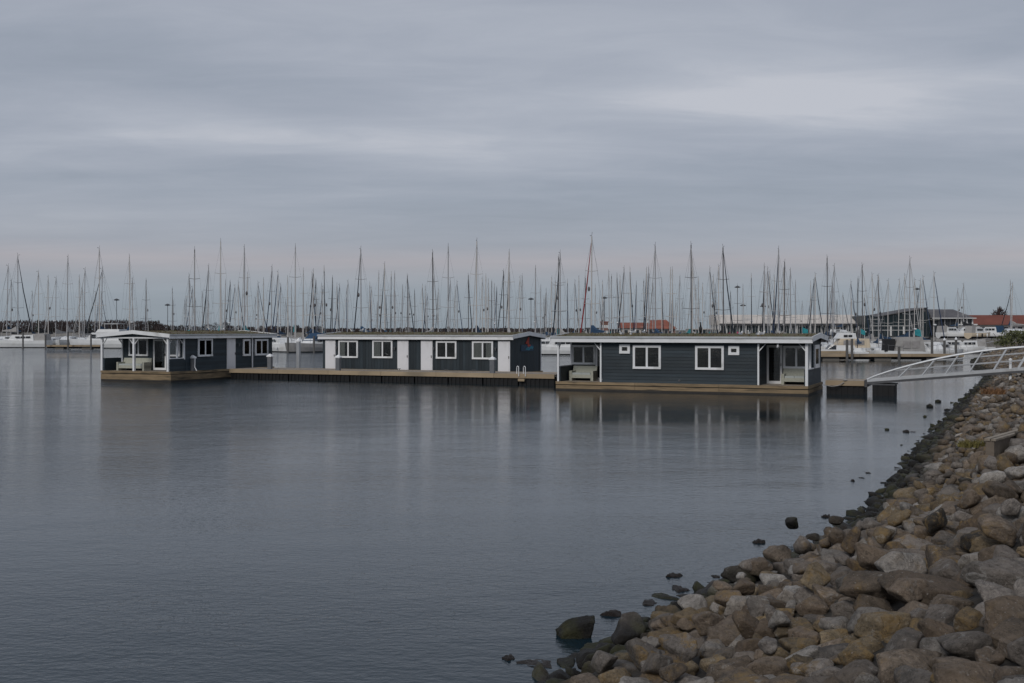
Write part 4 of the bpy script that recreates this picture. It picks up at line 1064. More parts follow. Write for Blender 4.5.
def furl_mesh(mname, thick):
    m = MB(); H = 13; m.tube((4.75, 0, 1.45), (4.45, 0, 2.2), .05, thick, 6); m.tube((4.45, 0, 2.2), (2.3, 0, H*.60), thick, thick*.8, 6); m.tube((2.3, 0, H*.60), (.82, 0, H*.965), thick*.8, .03, 6)
    return m.mesh('furled_sail', mname)
FURL = {k: furl_mesh(v, .055 if k == 3 else .09) for k, v in FURLM.items()}
stay = MB(); stay.tube((4.75, 0, 1.4), (.82, 0, 12.6), .016, n=4); STAY = stay.mesh('forestay', 'rig_wire')
PROT = {}
def get_proto(k, h, ms, cv):
    key = (k, h, ms, cv)
    if key not in PROT: PROT[key] = build_sail_proto(k, h, ms, cv)+(False,)
    return key
SAIL = [(-115.0,251.8,18.1,13.5,-1.71,0),
(-117.4,258.9,15.0,11.2,-1.65,3),
(-108.6,240.1,19.7,13.5,-0.55,1),
(-118.8,273.5,13.0,9.6,-1.72,0),
(-105.8,247.4,16.5,12.4,-1.7,3),
(-99.0,235.3,14.8,11.1,-1.35,3),
(-107.5,260.7,15.8,11.8,-1.8,3),
(-94.0,233.0,18.8,13.5,-1.41,0),
(-97.0,247.1,15.4,11.5,-1.37,0),
(-117.0,298.2,9.0,7.5,-1.33,0),
(-100.6,258.8,13.2,9.8,-1.74,3),
(-88.9,230.0,16.1,12.1,-1.72,3),
(-104.5,276.9,13.0,9.6,-1.83,0),
(-112.2,298.2,10.8,7.9,-1.45,4),
(-107.3,286.5,13.0,9.7,1.41,4),
(-84.6,227.3,20.2,13.5,-1.68,0),
(-89.7,242.8,16.9,12.6,-2.08,1),
(-76.6,219.9,18.1,13.5,-1.05,3),
(-80.4,233.4,14.3,10.7,-1.5,3),
(-74.3,222.8,13.6,10.1,-1.11,3),
(-100.0,299.9,9.9,7.5,1.93,1),
(-77.6,251.9,13.0,9.6,-1.34,3),
(-88.1,286.4,11.1,8.2,1.88,0),
(-83.6,282.3,11.1,8.1,-1.72,3),
(-88.4,299.3,12.6,9.3,-1.46,3),
(-66.1,224.2,14.7,11.0,1.45,3),
(-68.4,234.4,13.3,9.9,-1.72,0),
(-70.6,244.0,13.0,9.6,-1.76,4),
(-60.6,209.8,18.8,13.5,-1.29,3),
(-83.8,292.8,11.8,8.7,-1.89,3),
(-77.6,277.3,13.0,9.6,-1.71,0),
(-79.7,287.3,13.2,9.8,-1.71,3),
(-60.6,219.7,16.3,12.2,2.09,1),
(-74.9,272.3,10.5,7.7,-1.7,3),
(-54.5,205.2,19.9,13.5,-1.26,3),
(-79.1,300.0,11.3,8.3,1.83,0),
(-59.4,227.6,13.6,10.1,-1.38,3),
(-61.4,240.3,14.0,10.4,-1.63,1),
(-63.2,252.4,14.4,10.7,1.42,4),
(-65.4,261.4,14.0,10.4,-1.76,4),
(-49.1,202.7,18.6,13.5,-1.46,3),
(-66.4,274.0,13.5,10.0,-1.78,0),
(-51.9,216.0,14.5,10.8,-1.5,3),
(-66.5,285.7,13.5,10.0,1.3,3),
(-53.2,229.1,13.4,9.9,1.21,4),
(-61.3,264.3,11.2,8.2,-1.85,3),
(-45.0,198.6,12.7,9.4,1.72,3),
(-45.5,209.0,15.5,11.6,2.04,4),
(-46.7,220.9,15.1,11.3,-1.65,4),
(-52.9,253.0,14.0,10.4,-1.73,4),
(-62.0,299.5,11.7,8.6,1.29,4),
(-47.8,234.0,14.7,10.9,-1.3,3),
(-49.3,246.8,13.8,10.3,-1.43,3),
(-38.7,196.0,18.3,13.5,-1.35,3),
(-39.8,210.1,14.9,11.1,-1.43,3),
(-53.0,281.9,10.6,7.8,1.44,0),
(-43.0,235.0,15.6,11.7,1.51,4),
(-40.2,223.6,15.5,11.6,-1.63,1),
(-53.4,299.4,12.2,9.0,1.37,3),
(-43.7,246.7,14.7,11.0,-1.7,1),
(-50.7,292.0,11.0,8.1,1.31,3),
(-37.0,213.7,12.3,9.1,1.63,0),
(-44.3,259.5,13.6,10.1,-1.8,4),
(-32.3,190.0,14.2,10.6,-1.39,1),
(-33.0,202.4,13.2,9.8,1.84,1),
(-36.6,229.2,13.0,9.6,-1.27,1),
(-37.7,242.3,13.4,10.0,-1.76,4),
(-39.1,259.8,13.0,9.6,-1.41,4),
(-31.8,214.6,13.0,9.6,-1.77,3),
(-25.1,185.5,17.2,12.9,1.98,1),
(-29.1,224.9,13.0,9.6,-1.34,4),
(-38.3,298.5,11.3,8.3,-1.41,3),
(-31.4,248.2,13.0,9.6,-1.83,3),
(-24.1,196.7,13.7,10.2,-1.47,3),
(-35.4,289.4,10.8,7.9,1.86,3),
(-32.7,274.5,13.0,9.6,1.76,3),
(-34.4,299.0,13.0,9.6,-1.31,1),
(-21.0,184.1,14.5,10.8,1.94,1),
(-23.2,209.9,14.2,10.6,-1.45,1),
(-21.0,196.0,13.6,10.1,-1.46,0),
(-29.7,279.4,13.0,9.6,-1.42,3),
(-26.1,246.6,13.2,9.8,-1.76,3),
(-23.5,236.8,13.0,9.6,1.82,3),
(-20.9,217.3,14.2,10.6,-1.12,1),
(-24.1,258.8,13.1,9.7,-1.74,3),
(-27.5,299.8,11.3,8.3,-1.84,3),
(-24.1,271.0,13.3,9.9,1.47,3),
(-19.3,234.4,13.0,9.6,-1.26,1),
(-19.6,248.0,13.3,9.9,-1.39,3),
(-22.4,294.9,13.0,9.6,-1.86,4),
(-13.5,184.8,16.6,12.5,1.42,3),
(-14.6,204.5,13.0,9.6,-1.48,3),
(-17.2,258.6,13.1,9.7,1.84,1),
(-10.3,177.1,16.9,12.7,-1.51,0),
(-11.6,209.6,13.0,9.7,1.91,1),
(-12.8,247.6,13.0,9.6,1.74,3),
(-11.2,220.5,13.1,9.7,-1.19,4),
(-7.7,190.3,13.0,9.7,1.4,1),
(-5.5,173.5,17.4,13.1,-1.67,3),
(-5.5,211.4,13.3,9.9,-1.73,3),
(-4.9,199.6,13.3,9.9,-1.45,3),
(-5.9,270.1,13.0,9.6,1.4,3),
(-4.8,224.7,13.6,10.1,-1.66,0),
(-4.5,238.5,14.0,10.4,-1.48,0),
(-4.1,250.4,13.8,10.3,-1.4,0),
(-3.6,263.4,13.6,10.1,-1.74,4),
(-1.1,182.8,13.3,9.8,1.91,1),
(-0.5,170.3,15.6,11.7,1.68,3),
(-0.2,191.1,13.1,9.7,1.82,1),
(1.7,208.6,13.5,10.0,1.89,3),
(2.0,197.3,13.2,9.8,1.76,3),
(5.9,294.3,11.9,8.8,-1.31,1),
(3.7,169.0,13.1,9.7,1.63,0),
(6.0,237.2,13.0,9.6,-1.48,0),
(8.1,282.6,12.1,8.9,1.45,3),
(9.3,294.4,13.0,9.6,1.88,3),
(8.3,257.5,13.0,9.7,1.74,1),
(7.3,197.9,12.9,9.6,1.73,3),
(8.4,211.2,12.7,9.4,1.64,4),
(7.7,181.1,15.4,11.5,-1.69,3),
(7.7,167.9,15.3,11.4,1.83,1),
(11.4,222.2,13.4,9.9,-1.66,4),
(13.2,237.2,14.0,10.4,-1.34,1),
(12.2,199.3,13.0,9.6,-1.74,0),
(16.0,258.9,10.7,7.8,1.8,3),
(14.3,211.4,13.5,10.1,1.74,0),
(16.7,231.9,9.5,7.5,-1.85,0),
(12.3,164.4,17.6,13.2,1.86,2),
(18.6,244.8,13.4,9.9,-1.73,3),
(20.7,261.1,11.1,8.2,1.27,4),
(19.3,231.0,13.6,10.1,-1.79,3),
(18.4,218.9,9.7,7.5,1.78,1),
(15.7,179.8,12.9,9.6,-1.38,3),
(18.7,207.3,13.6,10.1,-1.64,3),
(18.5,194.1,13.2,9.8,-1.5,1),
(21.4,219.9,14.1,10.5,-1.48,3),
(17.2,168.1,13.0,9.6,1.75,1),
(19.4,181.2,13.5,10.0,-1.52,1),
(25.3,223.7,13.1,9.7,-1.79,4),
(30.0,251.2,9.7,7.5,-1.47,1),
(31.5,262.0,10.1,7.5,1.39,3),
(25.5,211.8,12.9,9.6,-1.72,3),
(22.5,182.5,13.6,10.1,1.62,1),
(21.4,170.4,13.1,9.7,1.66,4),
(29.5,228.8,13.0,9.7,1.74,0),
(20.6,155.8,15.5,11.6,1.7,3),
(28.6,210.3,13.1,9.7,1.35,1),
(27.1,188.8,13.9,10.3,1.46,1),
(35.5,244.5,9.7,7.5,-1.77,4),
(25.7,176.4,13.3,9.9,1.39,1),
(38.5,256.5,10.2,7.5,1.88,3),
(30.3,197.6,13.0,9.7,1.68,3),
(40.8,261.8,10.7,7.8,1.81,3),
(24.7,153.2,15.3,11.5,-1.47,3),
(27.2,164.5,13.8,10.3,1.65,3),
(40.0,241.2,13.1,9.7,-1.4,3),
(35.1,207.1,13.2,9.8,-1.73,3),
(39.4,229.3,13.0,9.6,-1.4,3),
(31.9,177.8,13.4,10.0,-1.44,1),
(46.5,253.3,10.0,7.5,1.84,3),
(36.0,195.5,13.0,9.6,1.77,0),
(44.0,238.4,13.1,9.7,-1.81,1),
(48.4,261.8,10.6,7.8,-1.37,4),
(30.9,165.8,13.0,9.6,-1.4,3),
(28.7,151.1,14.8,11.1,-1.4,1),
(51.6,261.3,12.4,9.2,-1.36,0),
(48.4,235.9,13.1,9.8,1.39,3),
(51.6,246.2,13.4,10.0,-1.66,3),
(48.6,223.3,14.6,10.9,-1.77,1),
(41.8,184.1,13.9,10.3,-1.47,3),
(38.8,168.8,13.4,9.9,1.44,1),
(44.2,191.2,14.1,10.5,-1.47,1),
(48.6,205.2,14.3,10.7,1.76,0),
(53.2,222.6,14.3,10.7,1.43,4),
(62.3,256.4,13.1,9.7,-1.78,4),
(35.6,146.4,14.3,10.6,1.51,4),
(47.5,193.7,14.1,10.5,-1.4,3),
(57.5,232.4,13.0,9.6,1.4,1),
(38.9,156.1,13.2,9.8,1.62,3),
(43.9,172.2,12.9,9.6,1.66,3),
(56.5,219.7,13.1,9.7,-1.74,0),
(68.1,257.4,10.1,7.5,1.68,3),
(60.6,223.7,13.1,9.7,-1.81,3),
(71.4,261.7,11.6,8.5,1.72,4),
(51.6,188.5,13.0,9.6,-1.41,1),
(57.2,207.4,13.0,9.7,1.63,1),
(45.4,159.0,13.9,10.3,-1.64,0),
(64.9,222.3,13.0,9.6,1.48,4),
(68.4,234.0,13.4,10.0,1.66,3),
(76.3,260.8,12.5,9.2,1.32,3),
(48.9,166.1,13.2,9.8,1.7,3),
(62.6,211.0,9.2,7.5,1.71,3),
(74.4,248.6,11.7,8.6,-1.4,1),
(51.3,167.5,10.8,7.9,-1.46,4),
(48.2,156.9,7.8,7.5,-1.39,0),
(44.3,140.8,10.1,7.5,1.41,0),
(53.8,170.1,13.5,10.1,-1.42,3),
(55.4,173.7,8.9,7.5,-1.5,4),
(57.2,175.5,12.3,9.1,-1.4,3),
(47.9,144.1,10.4,7.6,-1.71,1),
(59.0,175.8,12.2,9.0,1.77,3),
(54.6,158.8,10.6,7.8,1.74,3),
(58.5,165.7,11.0,8.1,1.68,0),
(62.0,174.7,12.1,9.0,-1.48,3),
(56.8,158.4,13.7,10.1,-1.49,3),
(53.3,146.6,10.1,7.5,-1.51,3),
(65.3,175.8,11.9,8.8,-1.47,4),
(61.0,163.0,10.8,7.9,1.74,1),
(62.5,164.1,11.9,8.7,-1.43,4),
(110.3,279.9,11.5,8.5,1.41,3),
(104.1,257.6,13.0,9.6,-1.48,3),
(114.5,279.6,10.6,7.8,-1.47,3),
(93.6,227.1,13.0,9.6,1.68,3),
(97.4,215.0,13.0,9.6,-1.92,3),
(102.2,223.8,13.0,9.6,1.77,1)]
ANCH = [(-999, 40, 'at the left edge beyond the houseboats'), (40, 92, 'in the gap left of the left houseboat'), (92, 152, 'over the porch of the left houseboat'), (152, 215, 'over the first window of the left houseboat'), (215, 250, 'over the white door of the left houseboat'), (250, 278, 'over the right end of the left houseboat'), (278, 322, 'in the gap between left and middle houseboats'), (322, 345, 'over the first door of the middle houseboat'), (345, 368, 'over the first window of the middle houseboat'), (368, 396, 'over the second window of the middle houseboat'), (396, 434, 'over the paired doors of the middle houseboat'), (434, 462, 'over the third window of the middle houseboat'), (462, 495, 'over the fourth window of the middle houseboat'), (495, 518, 'over the last door of the middle houseboat'), (518, 546, 'over the emblem gable of the middle houseboat'), (546, 575, 'in the gap before the right houseboat'), (575, 602, 'over the left porch of the right houseboat'), (602, 631, 'over the left small window of the right houseboat'), (631, 662, 'over the left wide window of the right houseboat'), (662, 694, 'over the blank middle of the right houseboat'), (694, 724, 'over the right wide window of the right houseboat'), (724, 760, 'over the right small window of the right houseboat'), (760, 783, 'over the glass door of the right houseboat'), (783, 824, 'over the right porch of the right houseboat'), (824, 860, 'between the right houseboat and the dark glass hall'), (860, 905, 'before the left part of the dark glass hall'), (905, 945, 'before the peak of the dark glass hall'), (945, 990, 'before the long red roof'), (990, 1999, 'above the green bush at the right edge')]
FW = {0: 'bare forestay', 1: 'dark furled headsail', 2: 'red furled headsail', 3: 'pale furled headsail', 4: 'navy furled headsail'}
MW = {'mast_alu': 'grey', 'mast_pale': 'pale', 'mast_dark': 'dark'}
byz = {}
for i, b in enumerate(SAIL):
    px = 512+1100*b[0]/b[1]
    for a in ANCH:
        if a[0] <= px < a[1]: byz.setdefault(a[2], []).append((i, 1100*(b[2]-3.5)/b[1]))
LAB = {}
for zn, lst in byz.items():
    lst.sort(key=lambda t: -t[1])
    for k, (i, h) in enumerate(lst): LAB[i] = (ORD[min(k, 15)], zn)
rb = random.Random(4)
for i, (X, Y, H, L, th, fc) in enumerate(SAIL):
    hm_ = rb.choices(['gelcoat', 'gelcoat_navy', 'gelcoat_cream', 'gelcoat_blue'], [.7, .14, .06, .10])[0]
    ms = rb.choices(['mast_alu', 'mast_pale', 'mast_dark'], [.50, .38, .12])[0]
    if 718 < 512+1100*X/Y < 723 or 824 < 512+1100*X/Y < 828: ms = 'mast_dark'
    cv = rb.choices(['canvas_blue', 'canvas_grey', 'canvas_black', 'canvas_teal'], [.45, .28, .2, .07])[0]
    if abs(512+1100*X/Y-730) < 9: cv = 'canvas_magenta'
    key = get_proto(rb.choices([0, 1, 2], [.6, .15, .25])[0], hm_, ms, cv)
    t, parts, used = PROT[key]
    k, zn = LAB[i]
    lab = f'{MW[ms]}-masted sailboat, {FW[fc]}, {k}tallest '+zn.replace(' the ', ' ')
    z0 = 0.0
    if X > 74 and Y > 185: z0 = 2.2
    sx = L/10; sz = (H-z0)/13
    if not used:
        r = t; r.location = (X, Y, z0); PROT[key] = (t, parts, True); kidlist = [q for q, _ in parts]
    else:
        r = dup(t, parts, (X, Y, z0), th); kidlist = DUPKIDS
    # the hull keeps its proportions; only the rig follows the mast height
    r.scale = (1, 1, 1); tag(r, lab, 'sailboat', 'sailboats moored in the marina')
    for ch in kidlist:
        nm = ch.name.split('.')[0]
        if nm in ('mast', 'rigging', 'boom'): ch.scale = (sx, sx, sz if nm != 'boom' else sx)
        else: ch.scale = (sx, sx, sx)
    f = link('furled_sail' if fc else 'forestay', FURL[fc] if fc else STAY, r); f.scale = (sx, sx, sz)
    r.rotation_euler = (random.gauss(0, .006), random.gauss(0, .006), th)

# ------------------------------------------------------------------ motor boats at the marina front
def motor(px, Y, th, L, kind, label, z0=0.0):
    X = (px-512)/1100*Y
    names = {'fly': 'motor_yacht'}
    t = thing(names.get(kind, 'motor_boat'), label, 'motorboat', (X, Y, z0), th, 'motorboats in the marina')
    B = L*.33; F = L*.115+.15
    hmat = {'navy': 'gelcoat_navy', 'cream': 'gelcoat_cream', 'cabin': 'gelcoat', 'canopy': 'gelcoat', 'sail_blue': 'canvas_grey'}.get(kind, 'gelcoat')
    hull_mesh(L, B, F, transom=.88).build('hull', [hmat, 'antifoul', 'gelcoat'], t)
    if kind == 'canopy': 
        m = MB(); 
        m.add([(-L*.45, -B*.505, .25), (L*.2, -B*.515, .25), (L*.2, -B*.515, .72), (-L*.45, -B*.505, .72)], [(0, 1, 2, 3)]); m.build('hull_stripe', 'antifoul', t)
    bw = B*.40
    def house(name, x0, x1, z0_, z1_, w, rk0, rk1, m_, par=t):
        m = MB(); m.add([(x0, -w, z0_), (x1, -w*.85, z0_), (x1, w*.85, z0_), (x0, w, z0_), (x0+rk0, -w*.9, z1_), (x1-rk1, -w*.75, z1_), (x1-rk1, w*.75, z1_), (x0+rk0, w*.9, z1_)], [(0,3,2,1),(4,5,6,7),(0,1,5,4),(1,2,6,5),(2,3,7,6),(3,0,4,7)])
        return m.build(name, m_, par)
    def strip(par, x0, x1, z0_, z1_, w, n=3, m_='smoked_glass'):
        for s in (-1, 1):
            for k in range(n):
                a, b = x0+(x1-x0)*(k+.08)/n, x0+(x1-x0)*(k+.92)/n
                m = MB(); ww = w*.98; m.box(a, b, min(s*ww, s*(ww+.02)), max(s*ww, s*(ww+.02)), z0_, z1_); m.build('window', m_, par)
    if kind in ('fly',):
        c = house('cabin', -L*.3, L*.24, F*.9, F+1.35, bw, .1, 1.3, 'gelcoat'); strip(c, -L*.27, L*.14, F+.35, F+1.0, bw, 4)
        fl = house('flybridge', -L*.3, L*.08, F+1.35, F+2.0, bw*.95, .0, .5, 'gelcoat')
        m = MB(); m.box(-L*.28, -L*.05, -bw*.8, bw*.8, F+3.0, F+3.1)
        for x in (-L*.27, -L*.07):
            for y in (-bw*.75, bw*.75): m.tube((x, y, F+1.9), (x+.15, y, F+3.0), .04)
        m.build('hardtop', 'gelcoat', t)
        m = MB(); m.box(-L*.44, -L*.3, -bw*.95, bw*.95, F+.4, F+1.5); m.build('aft_canopy', 'canvas_blue', t)
    elif kind == 'canopy':
        c = house('canopy', -L*.40, L*.22, F*.9, F+1.75, bw*1.15, .35, .5, 'canvas_grey'); strip(c, -L*.30, L*.06, F+.35, F+1.25, bw*1.13, 2, 'clear_vinyl')
        c2 = house('aft_frame', L*.22, L*.40, F*.9, F+1.5, bw*.9, -.2, .1, 'canvas_black')
    elif kind == 'cabin':
        c = house('cabin', -L*.30, L*.22, F*.9, F+1.15, bw, .15, .7, 'gelcoat_cream'); strip(c, -L*.22, L*.12, F+.3, F+.9, bw, 2, 'clear_vinyl')
        c = house('wheelhouse', -L*.10, L*.2, F+1.15, F+1.9, bw*.8, .15, .5, 'gelcoat'); strip(c, -L*.04, L*.1, F+1.35, F+1.65, bw*.78, 2)
    elif kind == 'sail_blue':
        c = house('cabin', -L*.3, L*.15, F*.9, F+.7, bw, .1, .6, 'gelcoat'); strip(c, -L*.25, L*.05, F+.2, F+.5, bw, 3)
        house('boat_cover', -L*.42, L*.12, F+.4, F+1.6, bw, .6, 1.6, 'canvas_blue')
    elif kind == 'navy':
        house('boat_cover', -L*.42, L*.3, F*.9, F+.6, bw, .3, .9, 'gelcoat')
    elif kind == 'open':
        house('windscreen', -L*.05, L*.12, F*.9, F+.6, bw, .1, .6, 'smoked_glass'); house('boat_cover', -L*.42, -L*.05, F*.9, F+.5, bw, .2, .1, 'gelcoat')
    else:
        c = house('cabin', -L*.25, L*.2, F*.9, F+.95, bw, .15, .9, 'gelcoat'); strip(c, -L*.2, L*.06, F+.35, F+.7, bw, 3)
        house('cockpit_cover', -L*.44, -L*.22, F*.9, F+1.2, bw, .2, -.1, 'canvas_blue' if kind == 'cruiser' else 'canvas_grey')
    m = MB()
    for s in (-1, 1): 
        m.path([(L*.05, s*B*.47, F+.55), (L*.3, s*B*.36, F+.7), (L*.5, s*.05, F+.95)], .02, 4)
        for x, y in ((L*.05, .47), (L*.2, .42), (L*.33, .33), (L*.45, .13)): m.tube((x, s*B*y, F*.95), (x, s*B*y, F+.7), .018, n=4)
    m.build('bow_rail', 'chrome', t)
    for k in range(3):
        m = MB(); m.blob((-L*.25+k*L*.22, -B*.53, F*.45), (.13, .13, .32), 8, 6); m.build('fender', 'canvas_black' if k % 2 else 'plastic_white', t)
    return t
MOT = [
(22,221,3.14,12,'white low motor cruiser'),(104,213,3.0,13,'fly'),
(281,178,-.9,10,'cruiser'),(296,184,-1.2,8,'cruiser2'),(314,176,-2.2,11,'sail_blue'),
(549,160,-.3,9,'cream'),(559,157,3.0,9,'white'),
(832,147,3.1,7,'open'),(848,150,3.14,9,'cabin'),(870,152,.1,8,'navy'),(881,158,-1.5,7,'white'),(903,139,3.14,6.3,'canopy'),
(921,141,-.2,6,'white'),(933,146,-1.4,7,'white'),(943,150,.3,6,'white'),
(957,168,-.4,7,'white'),(967,172,2.7,6.5,'cruiser2'),(977,175,-.9,5.5,'open')]
MLAB = ['long low white motor cruiser at the left edge of the harbour', 'tall white flybridge motor yacht with blue aft canvas behind the left houseboat porch', 'white cruiser with blue cockpit cover just right of the left houseboat', 'small white cruiser behind the steel pile between the houseboats', 'grey-hulled boat under a dark blue cover left of the middle houseboat', 'cream-hulled cruiser in the gap right of the middle houseboat', 'white cruiser beside the left porch of the right houseboat', 'small open white boat just right of the right houseboat gable', 'cream cabin cruiser with a white wheelhouse at the near dock', 'dark navy hulled boat beside the cream cabin cruiser', 'small white cruiser between the navy boat and the canopy boat', 'motorboat under a large grey canopy with clear windows at the dock', 'small white boat right of the grey canopy boat', 'white cruiser before the dark glass hall by the capped piles', 'small white boat furthest right at the dock, by the capped piles', 'white cruiser moored right of the capped piles, behind the gangway arch', 'white cruiser with grey cover moored against the boatyard quay', 'small open boat moored against the boatyard quay, nearest the bush']
for a, l in zip(MOT, MLAB): motor(*a, l)
# boats laid up ashore
for k, (px, Y, th, L, kd) in enumerate([(952, 212, .2, 6.5, 'white'), (965, 205, 2.9, 6, 'cruiser2'), (978, 200, .5, 6, 'cream'), (988, 208, 2.6, 6.5, 'cruiser'), (972, 232, .1, 6.5, 'white'), (996, 240, 3.0, 6.5, 'navy')]):
    t = motor(px, Y, th, L, kd, ['white motorboat on stands, leftmost of those ashore at right', 'white motorboat with grey cover on stands ashore', 'cream motorboat on stands ashore beside the bush', 'white motorboat with blue cover on stands just left of the bush', 'white motorboat on stands in the back row ashore', 'navy hulled motorboat on stands behind the bush'][k], 2.2)
    m = MB()
    for x in (-L*.25, L*.2):
        for y in (-.9, .9): m.tube((x, y*1.3, -.46), (x, y, .1), .06, n=5)
    m.build('cradle', 'steel_dark', t)

# ------------------------------------------------------------------ marina docks, piles and lamps
def far_dock(x0, x1, y, w, label, rz=0.0):
    t = thing('marina_dock', label, 'dock', (x0, y, 0), rz, 'marina docks')
    L = x1-x0; n = max(1, round(L/6)); s = L/n
    for i in range(n):
        m = MB(); m.box(i*s+.02, (i+1)*s-.02, 0, .12, .42, .75); m.build('edge_beam', 'dock_wood', t)
        m = MB(); m.box(i*s+s*.3, i*s+s*.62, .3, w-.2, -.3, .42); m.build('float', 'quay_concrete', t)
    m = MB(); m.box(0, L, .121, w, .55, .73); m.build('deck', 'deck_plank', t)
    m = MB(); m.box(0, L, .35, w-.3, .1, .54); m.build('underside', 'float_black', t)
    return t
far_dock(28, 52, 126.5, 2.2, 'near marina dock with floats, running right from the right houseboat')
far_dock(26, 54, 143.5, 2.2, 'second marina dock just behind the near one at right')
far_dock(-86, -76, 203, 2.0, 'marina dock in the gap left of the left houseboat')
far_dock(-66, -14, 201, 2.0, 'marina dock behind the left houseboat')
far_dock(-14, 24, 172, 2.0, 'marina dock behind the middle houseboat')
PIL = [(847, 126.2, 2.4, 'left of a close pair of grey piles at the near dock'), (852, 126.3, 2.5, 'right of a close pair of grey piles at the near dock'), (899, 126.2, 1.6, 'short grey pile before the canopy boat'), (944.5, 137, 2.2, 'white-capped pile left of two at the right end of the dock'), (956, 135, 2.3, 'white-capped pile right of two at the right end of the dock'), (932, 130, 2.6, 'grey pile at the near dock before the hall'), (23, 203, 3.0, 'dark pile before the low cruiser at the left edge'), (45.5, 202, 2.6, 'dark pile left of two at the left dock'), (68, 202, 3.2, 'dark pile right of two at the left dock'), (91, 200, 2.8, 'dark pile beside the flybridge yacht'), (288, 170, 2.4, 'dark pile right of the left houseboat'), (314, 168, 2.6, 'dark pile left of the middle houseboat')]
for px, Y, h, l in PIL: pile((px-512)/1100*Y, Y, h, .15, l, 'pile_wood', 'white-capped' in l)
def lamp(px, Y, h, label):
    t = thing('street_lamp', label, 'lamp post', ((px-512)/1100*Y, Y, 1.5), 0, 'lamp posts around the marina')
    m = MB(); m.tube((0, 0, -2), (0, 0, h), .1, .07, 6); m.build('pole', 'steel_dark', t)
    m = MB(); m.lathe([(.1, 0), (.75, .1), (.8, .25), (.3, .5), (.05, .6)], (0, 0, h), 10); m.build('lamp_shade', 'steel_dark', t)
for px, Y, h, l in ((116.6, 300, 10, 'round-headed lamp post over the left end of the left houseboat'), (167.6, 300, 8.6, 'round-headed lamp post over the porch corner of the left houseboat'), (531, 292, 10, 'round-headed lamp post over the emblem gable'), (604.5, 292, 10.3, 'round-headed lamp post over the left porch of the right houseboat'), (737.5, 288, 13, 'tall round-headed lamp post over the right small window'), (743, 288, 8.2, 'round-headed lamp post left of the long pale building'), (763, 288, 8.0, 'round-headed lamp post before the left part of the long pale building'), (917, 288, 12.5, 'round-headed lamp post above the peak of the glass hall')): lamp(px, Y, h, l)
def flag(px, Y, z, w, h, m_, label):
    t = thing('flag', label, 'flag', ((px-512)/1100*Y, Y, 0), 0, 'flags in the marina')
    m = MB(); m.tube((0, 0, .5), (0, 0, z+h), .03, n=5); m.build('flagpole', 'mast_alu', t)
    m = MB(); n = 6; vs = []
    for i in range(n+1): 
        u = i/n; y = .09*math.sin(u*5); vs += [(.03+w*u, y, z-.25*u), (.03+w*u, y, z+h-.35*u), (.03+w*u, y+.012, z-.25*u), (.03+w*u, y+.012, z+h-.35*u)]
    for i in range(n): a = 4*i; m.f += [(a, a+4, a+5, a+1), (a+2, a+3, a+7, a+6)]; m.m += [0, 0]
    m.v = vs; m.build('cloth', m_, t)
flag(802, 150, 3.1, .75, .8, 'canvas_teal', 'teal flag above the right porch roof of the right houseboat')
flag(860.5, 153, 3.0, .6, .7, 'canvas_teal', 'teal flag before the left end of the dark glass hall')
flag(914.5, 150, 2.8, .9, 1.0, 'canvas_teal', 'largest teal flag, before the peak of the glass hall')
flag(859, 155, 3.6, -.5, .5, 'furl_white', 'pale flag beside the teal flag left of the glass hall')

# ------------------------------------------------------------------ buildings beyond the marina
def bld(name, label, X0, Y): return thing(name, label, 'building', (X0, Y, 1.9), 0)
def bx(name, m_, par, *b): q = MB(); q.box(*b); return q.build(name, m_, par)
SC = 290/1100
def bpx(px): return (px-512)*SC
# red-tiled house
b = bld('brick_house', 'low pale building with red tiled roof beyond the marina', bpx(622), 290); W = 53*SC
wl = bx('wall', 'render_pale', b, 0, W*.46, 0, 8, -.1, 2.1); wl2 = bx('wall', 'brick_red', b, W*.47, W, -1, 8, -.1, 1.9)
m = MB(); m.prism([(-.6, 2.1), (8.6, 2.1), (4, 3.6)], 'x', -.3, W*.46); m.build('roof', 'red_tile', b)
m = MB(); q0, q1 = W*.40, W+.4; m.add([(q0, -1.6, 1.9), (q1, -1.6, 1.9), (q1, 8.6, 1.9), (q0, 8.6, 1.9), (q0+2.2, 3.5, 4.3), (q1-2.2, 3.5, 4.3)], [(0,3,2,1),(0,1,5,4),(1,2,5),(2,3,4,5),(3,0,4)]); m.build('roof', 'red_tile', b)
for k in range(4): f = bx('window', 'render_white', wl, .5+k*1.5, 1.6+k*1.5, -.08, 0, .5, 1.7); bx('pane', 'window_glass_far', f, .6+k*1.5, 1.5+k*1.5, -.1, -.081, .6, 1.6)
for k in range(5): f = bx('window', 'render_white', wl2, W*.49+k*1.35, W*.49+k*1.35+1.1, -1.08, -1, .2, 1.7); bx('pane', 'window_glass_far', f, W*.49+k*1.35+.1, W*.49+k*1.35+1.0, -1.1, -1.081, .3, 1.6)
# striped tower and glazed link
b = bld('clock_tower', 'small square tower striped red and white left of the red tiled house', bpx(600.5), 288)
b['category'] = 'tower'; b.name = 'striped_tower'
for k in range(5): bx('band', 'brick_red' if k % 2 == 0 else 'render_white', b, 0, 7*SC, 0, 2, k*.72+.0, k*.72+.70)
bx('roof', 'red_tile', b, -.15, 7*SC+.15, -.15, 2.15, 3.6, 3.85)
b = bld('glass_pavilion', 'low glazed pavilion left of the striped tower', bpx(586.5), 290); W = 12*SC
bx('wall', 'window_glass_far', b, 0, W, 0, 5, -.1, 1.9); bx('roof', 'steel_dark', b, -.2, W+.2, -.3, 5.2, 1.9, 2.2)
for k in range(5): bx('column', 'render_white', b, k*W/4-.06, k*W/4+.06, -.12, -.01, -.1, 1.9)
b = bld('glass_pavilion', 'low glazed pavilion between the striped tower and the red tiled house', bpx(609), 291); W = 11*SC
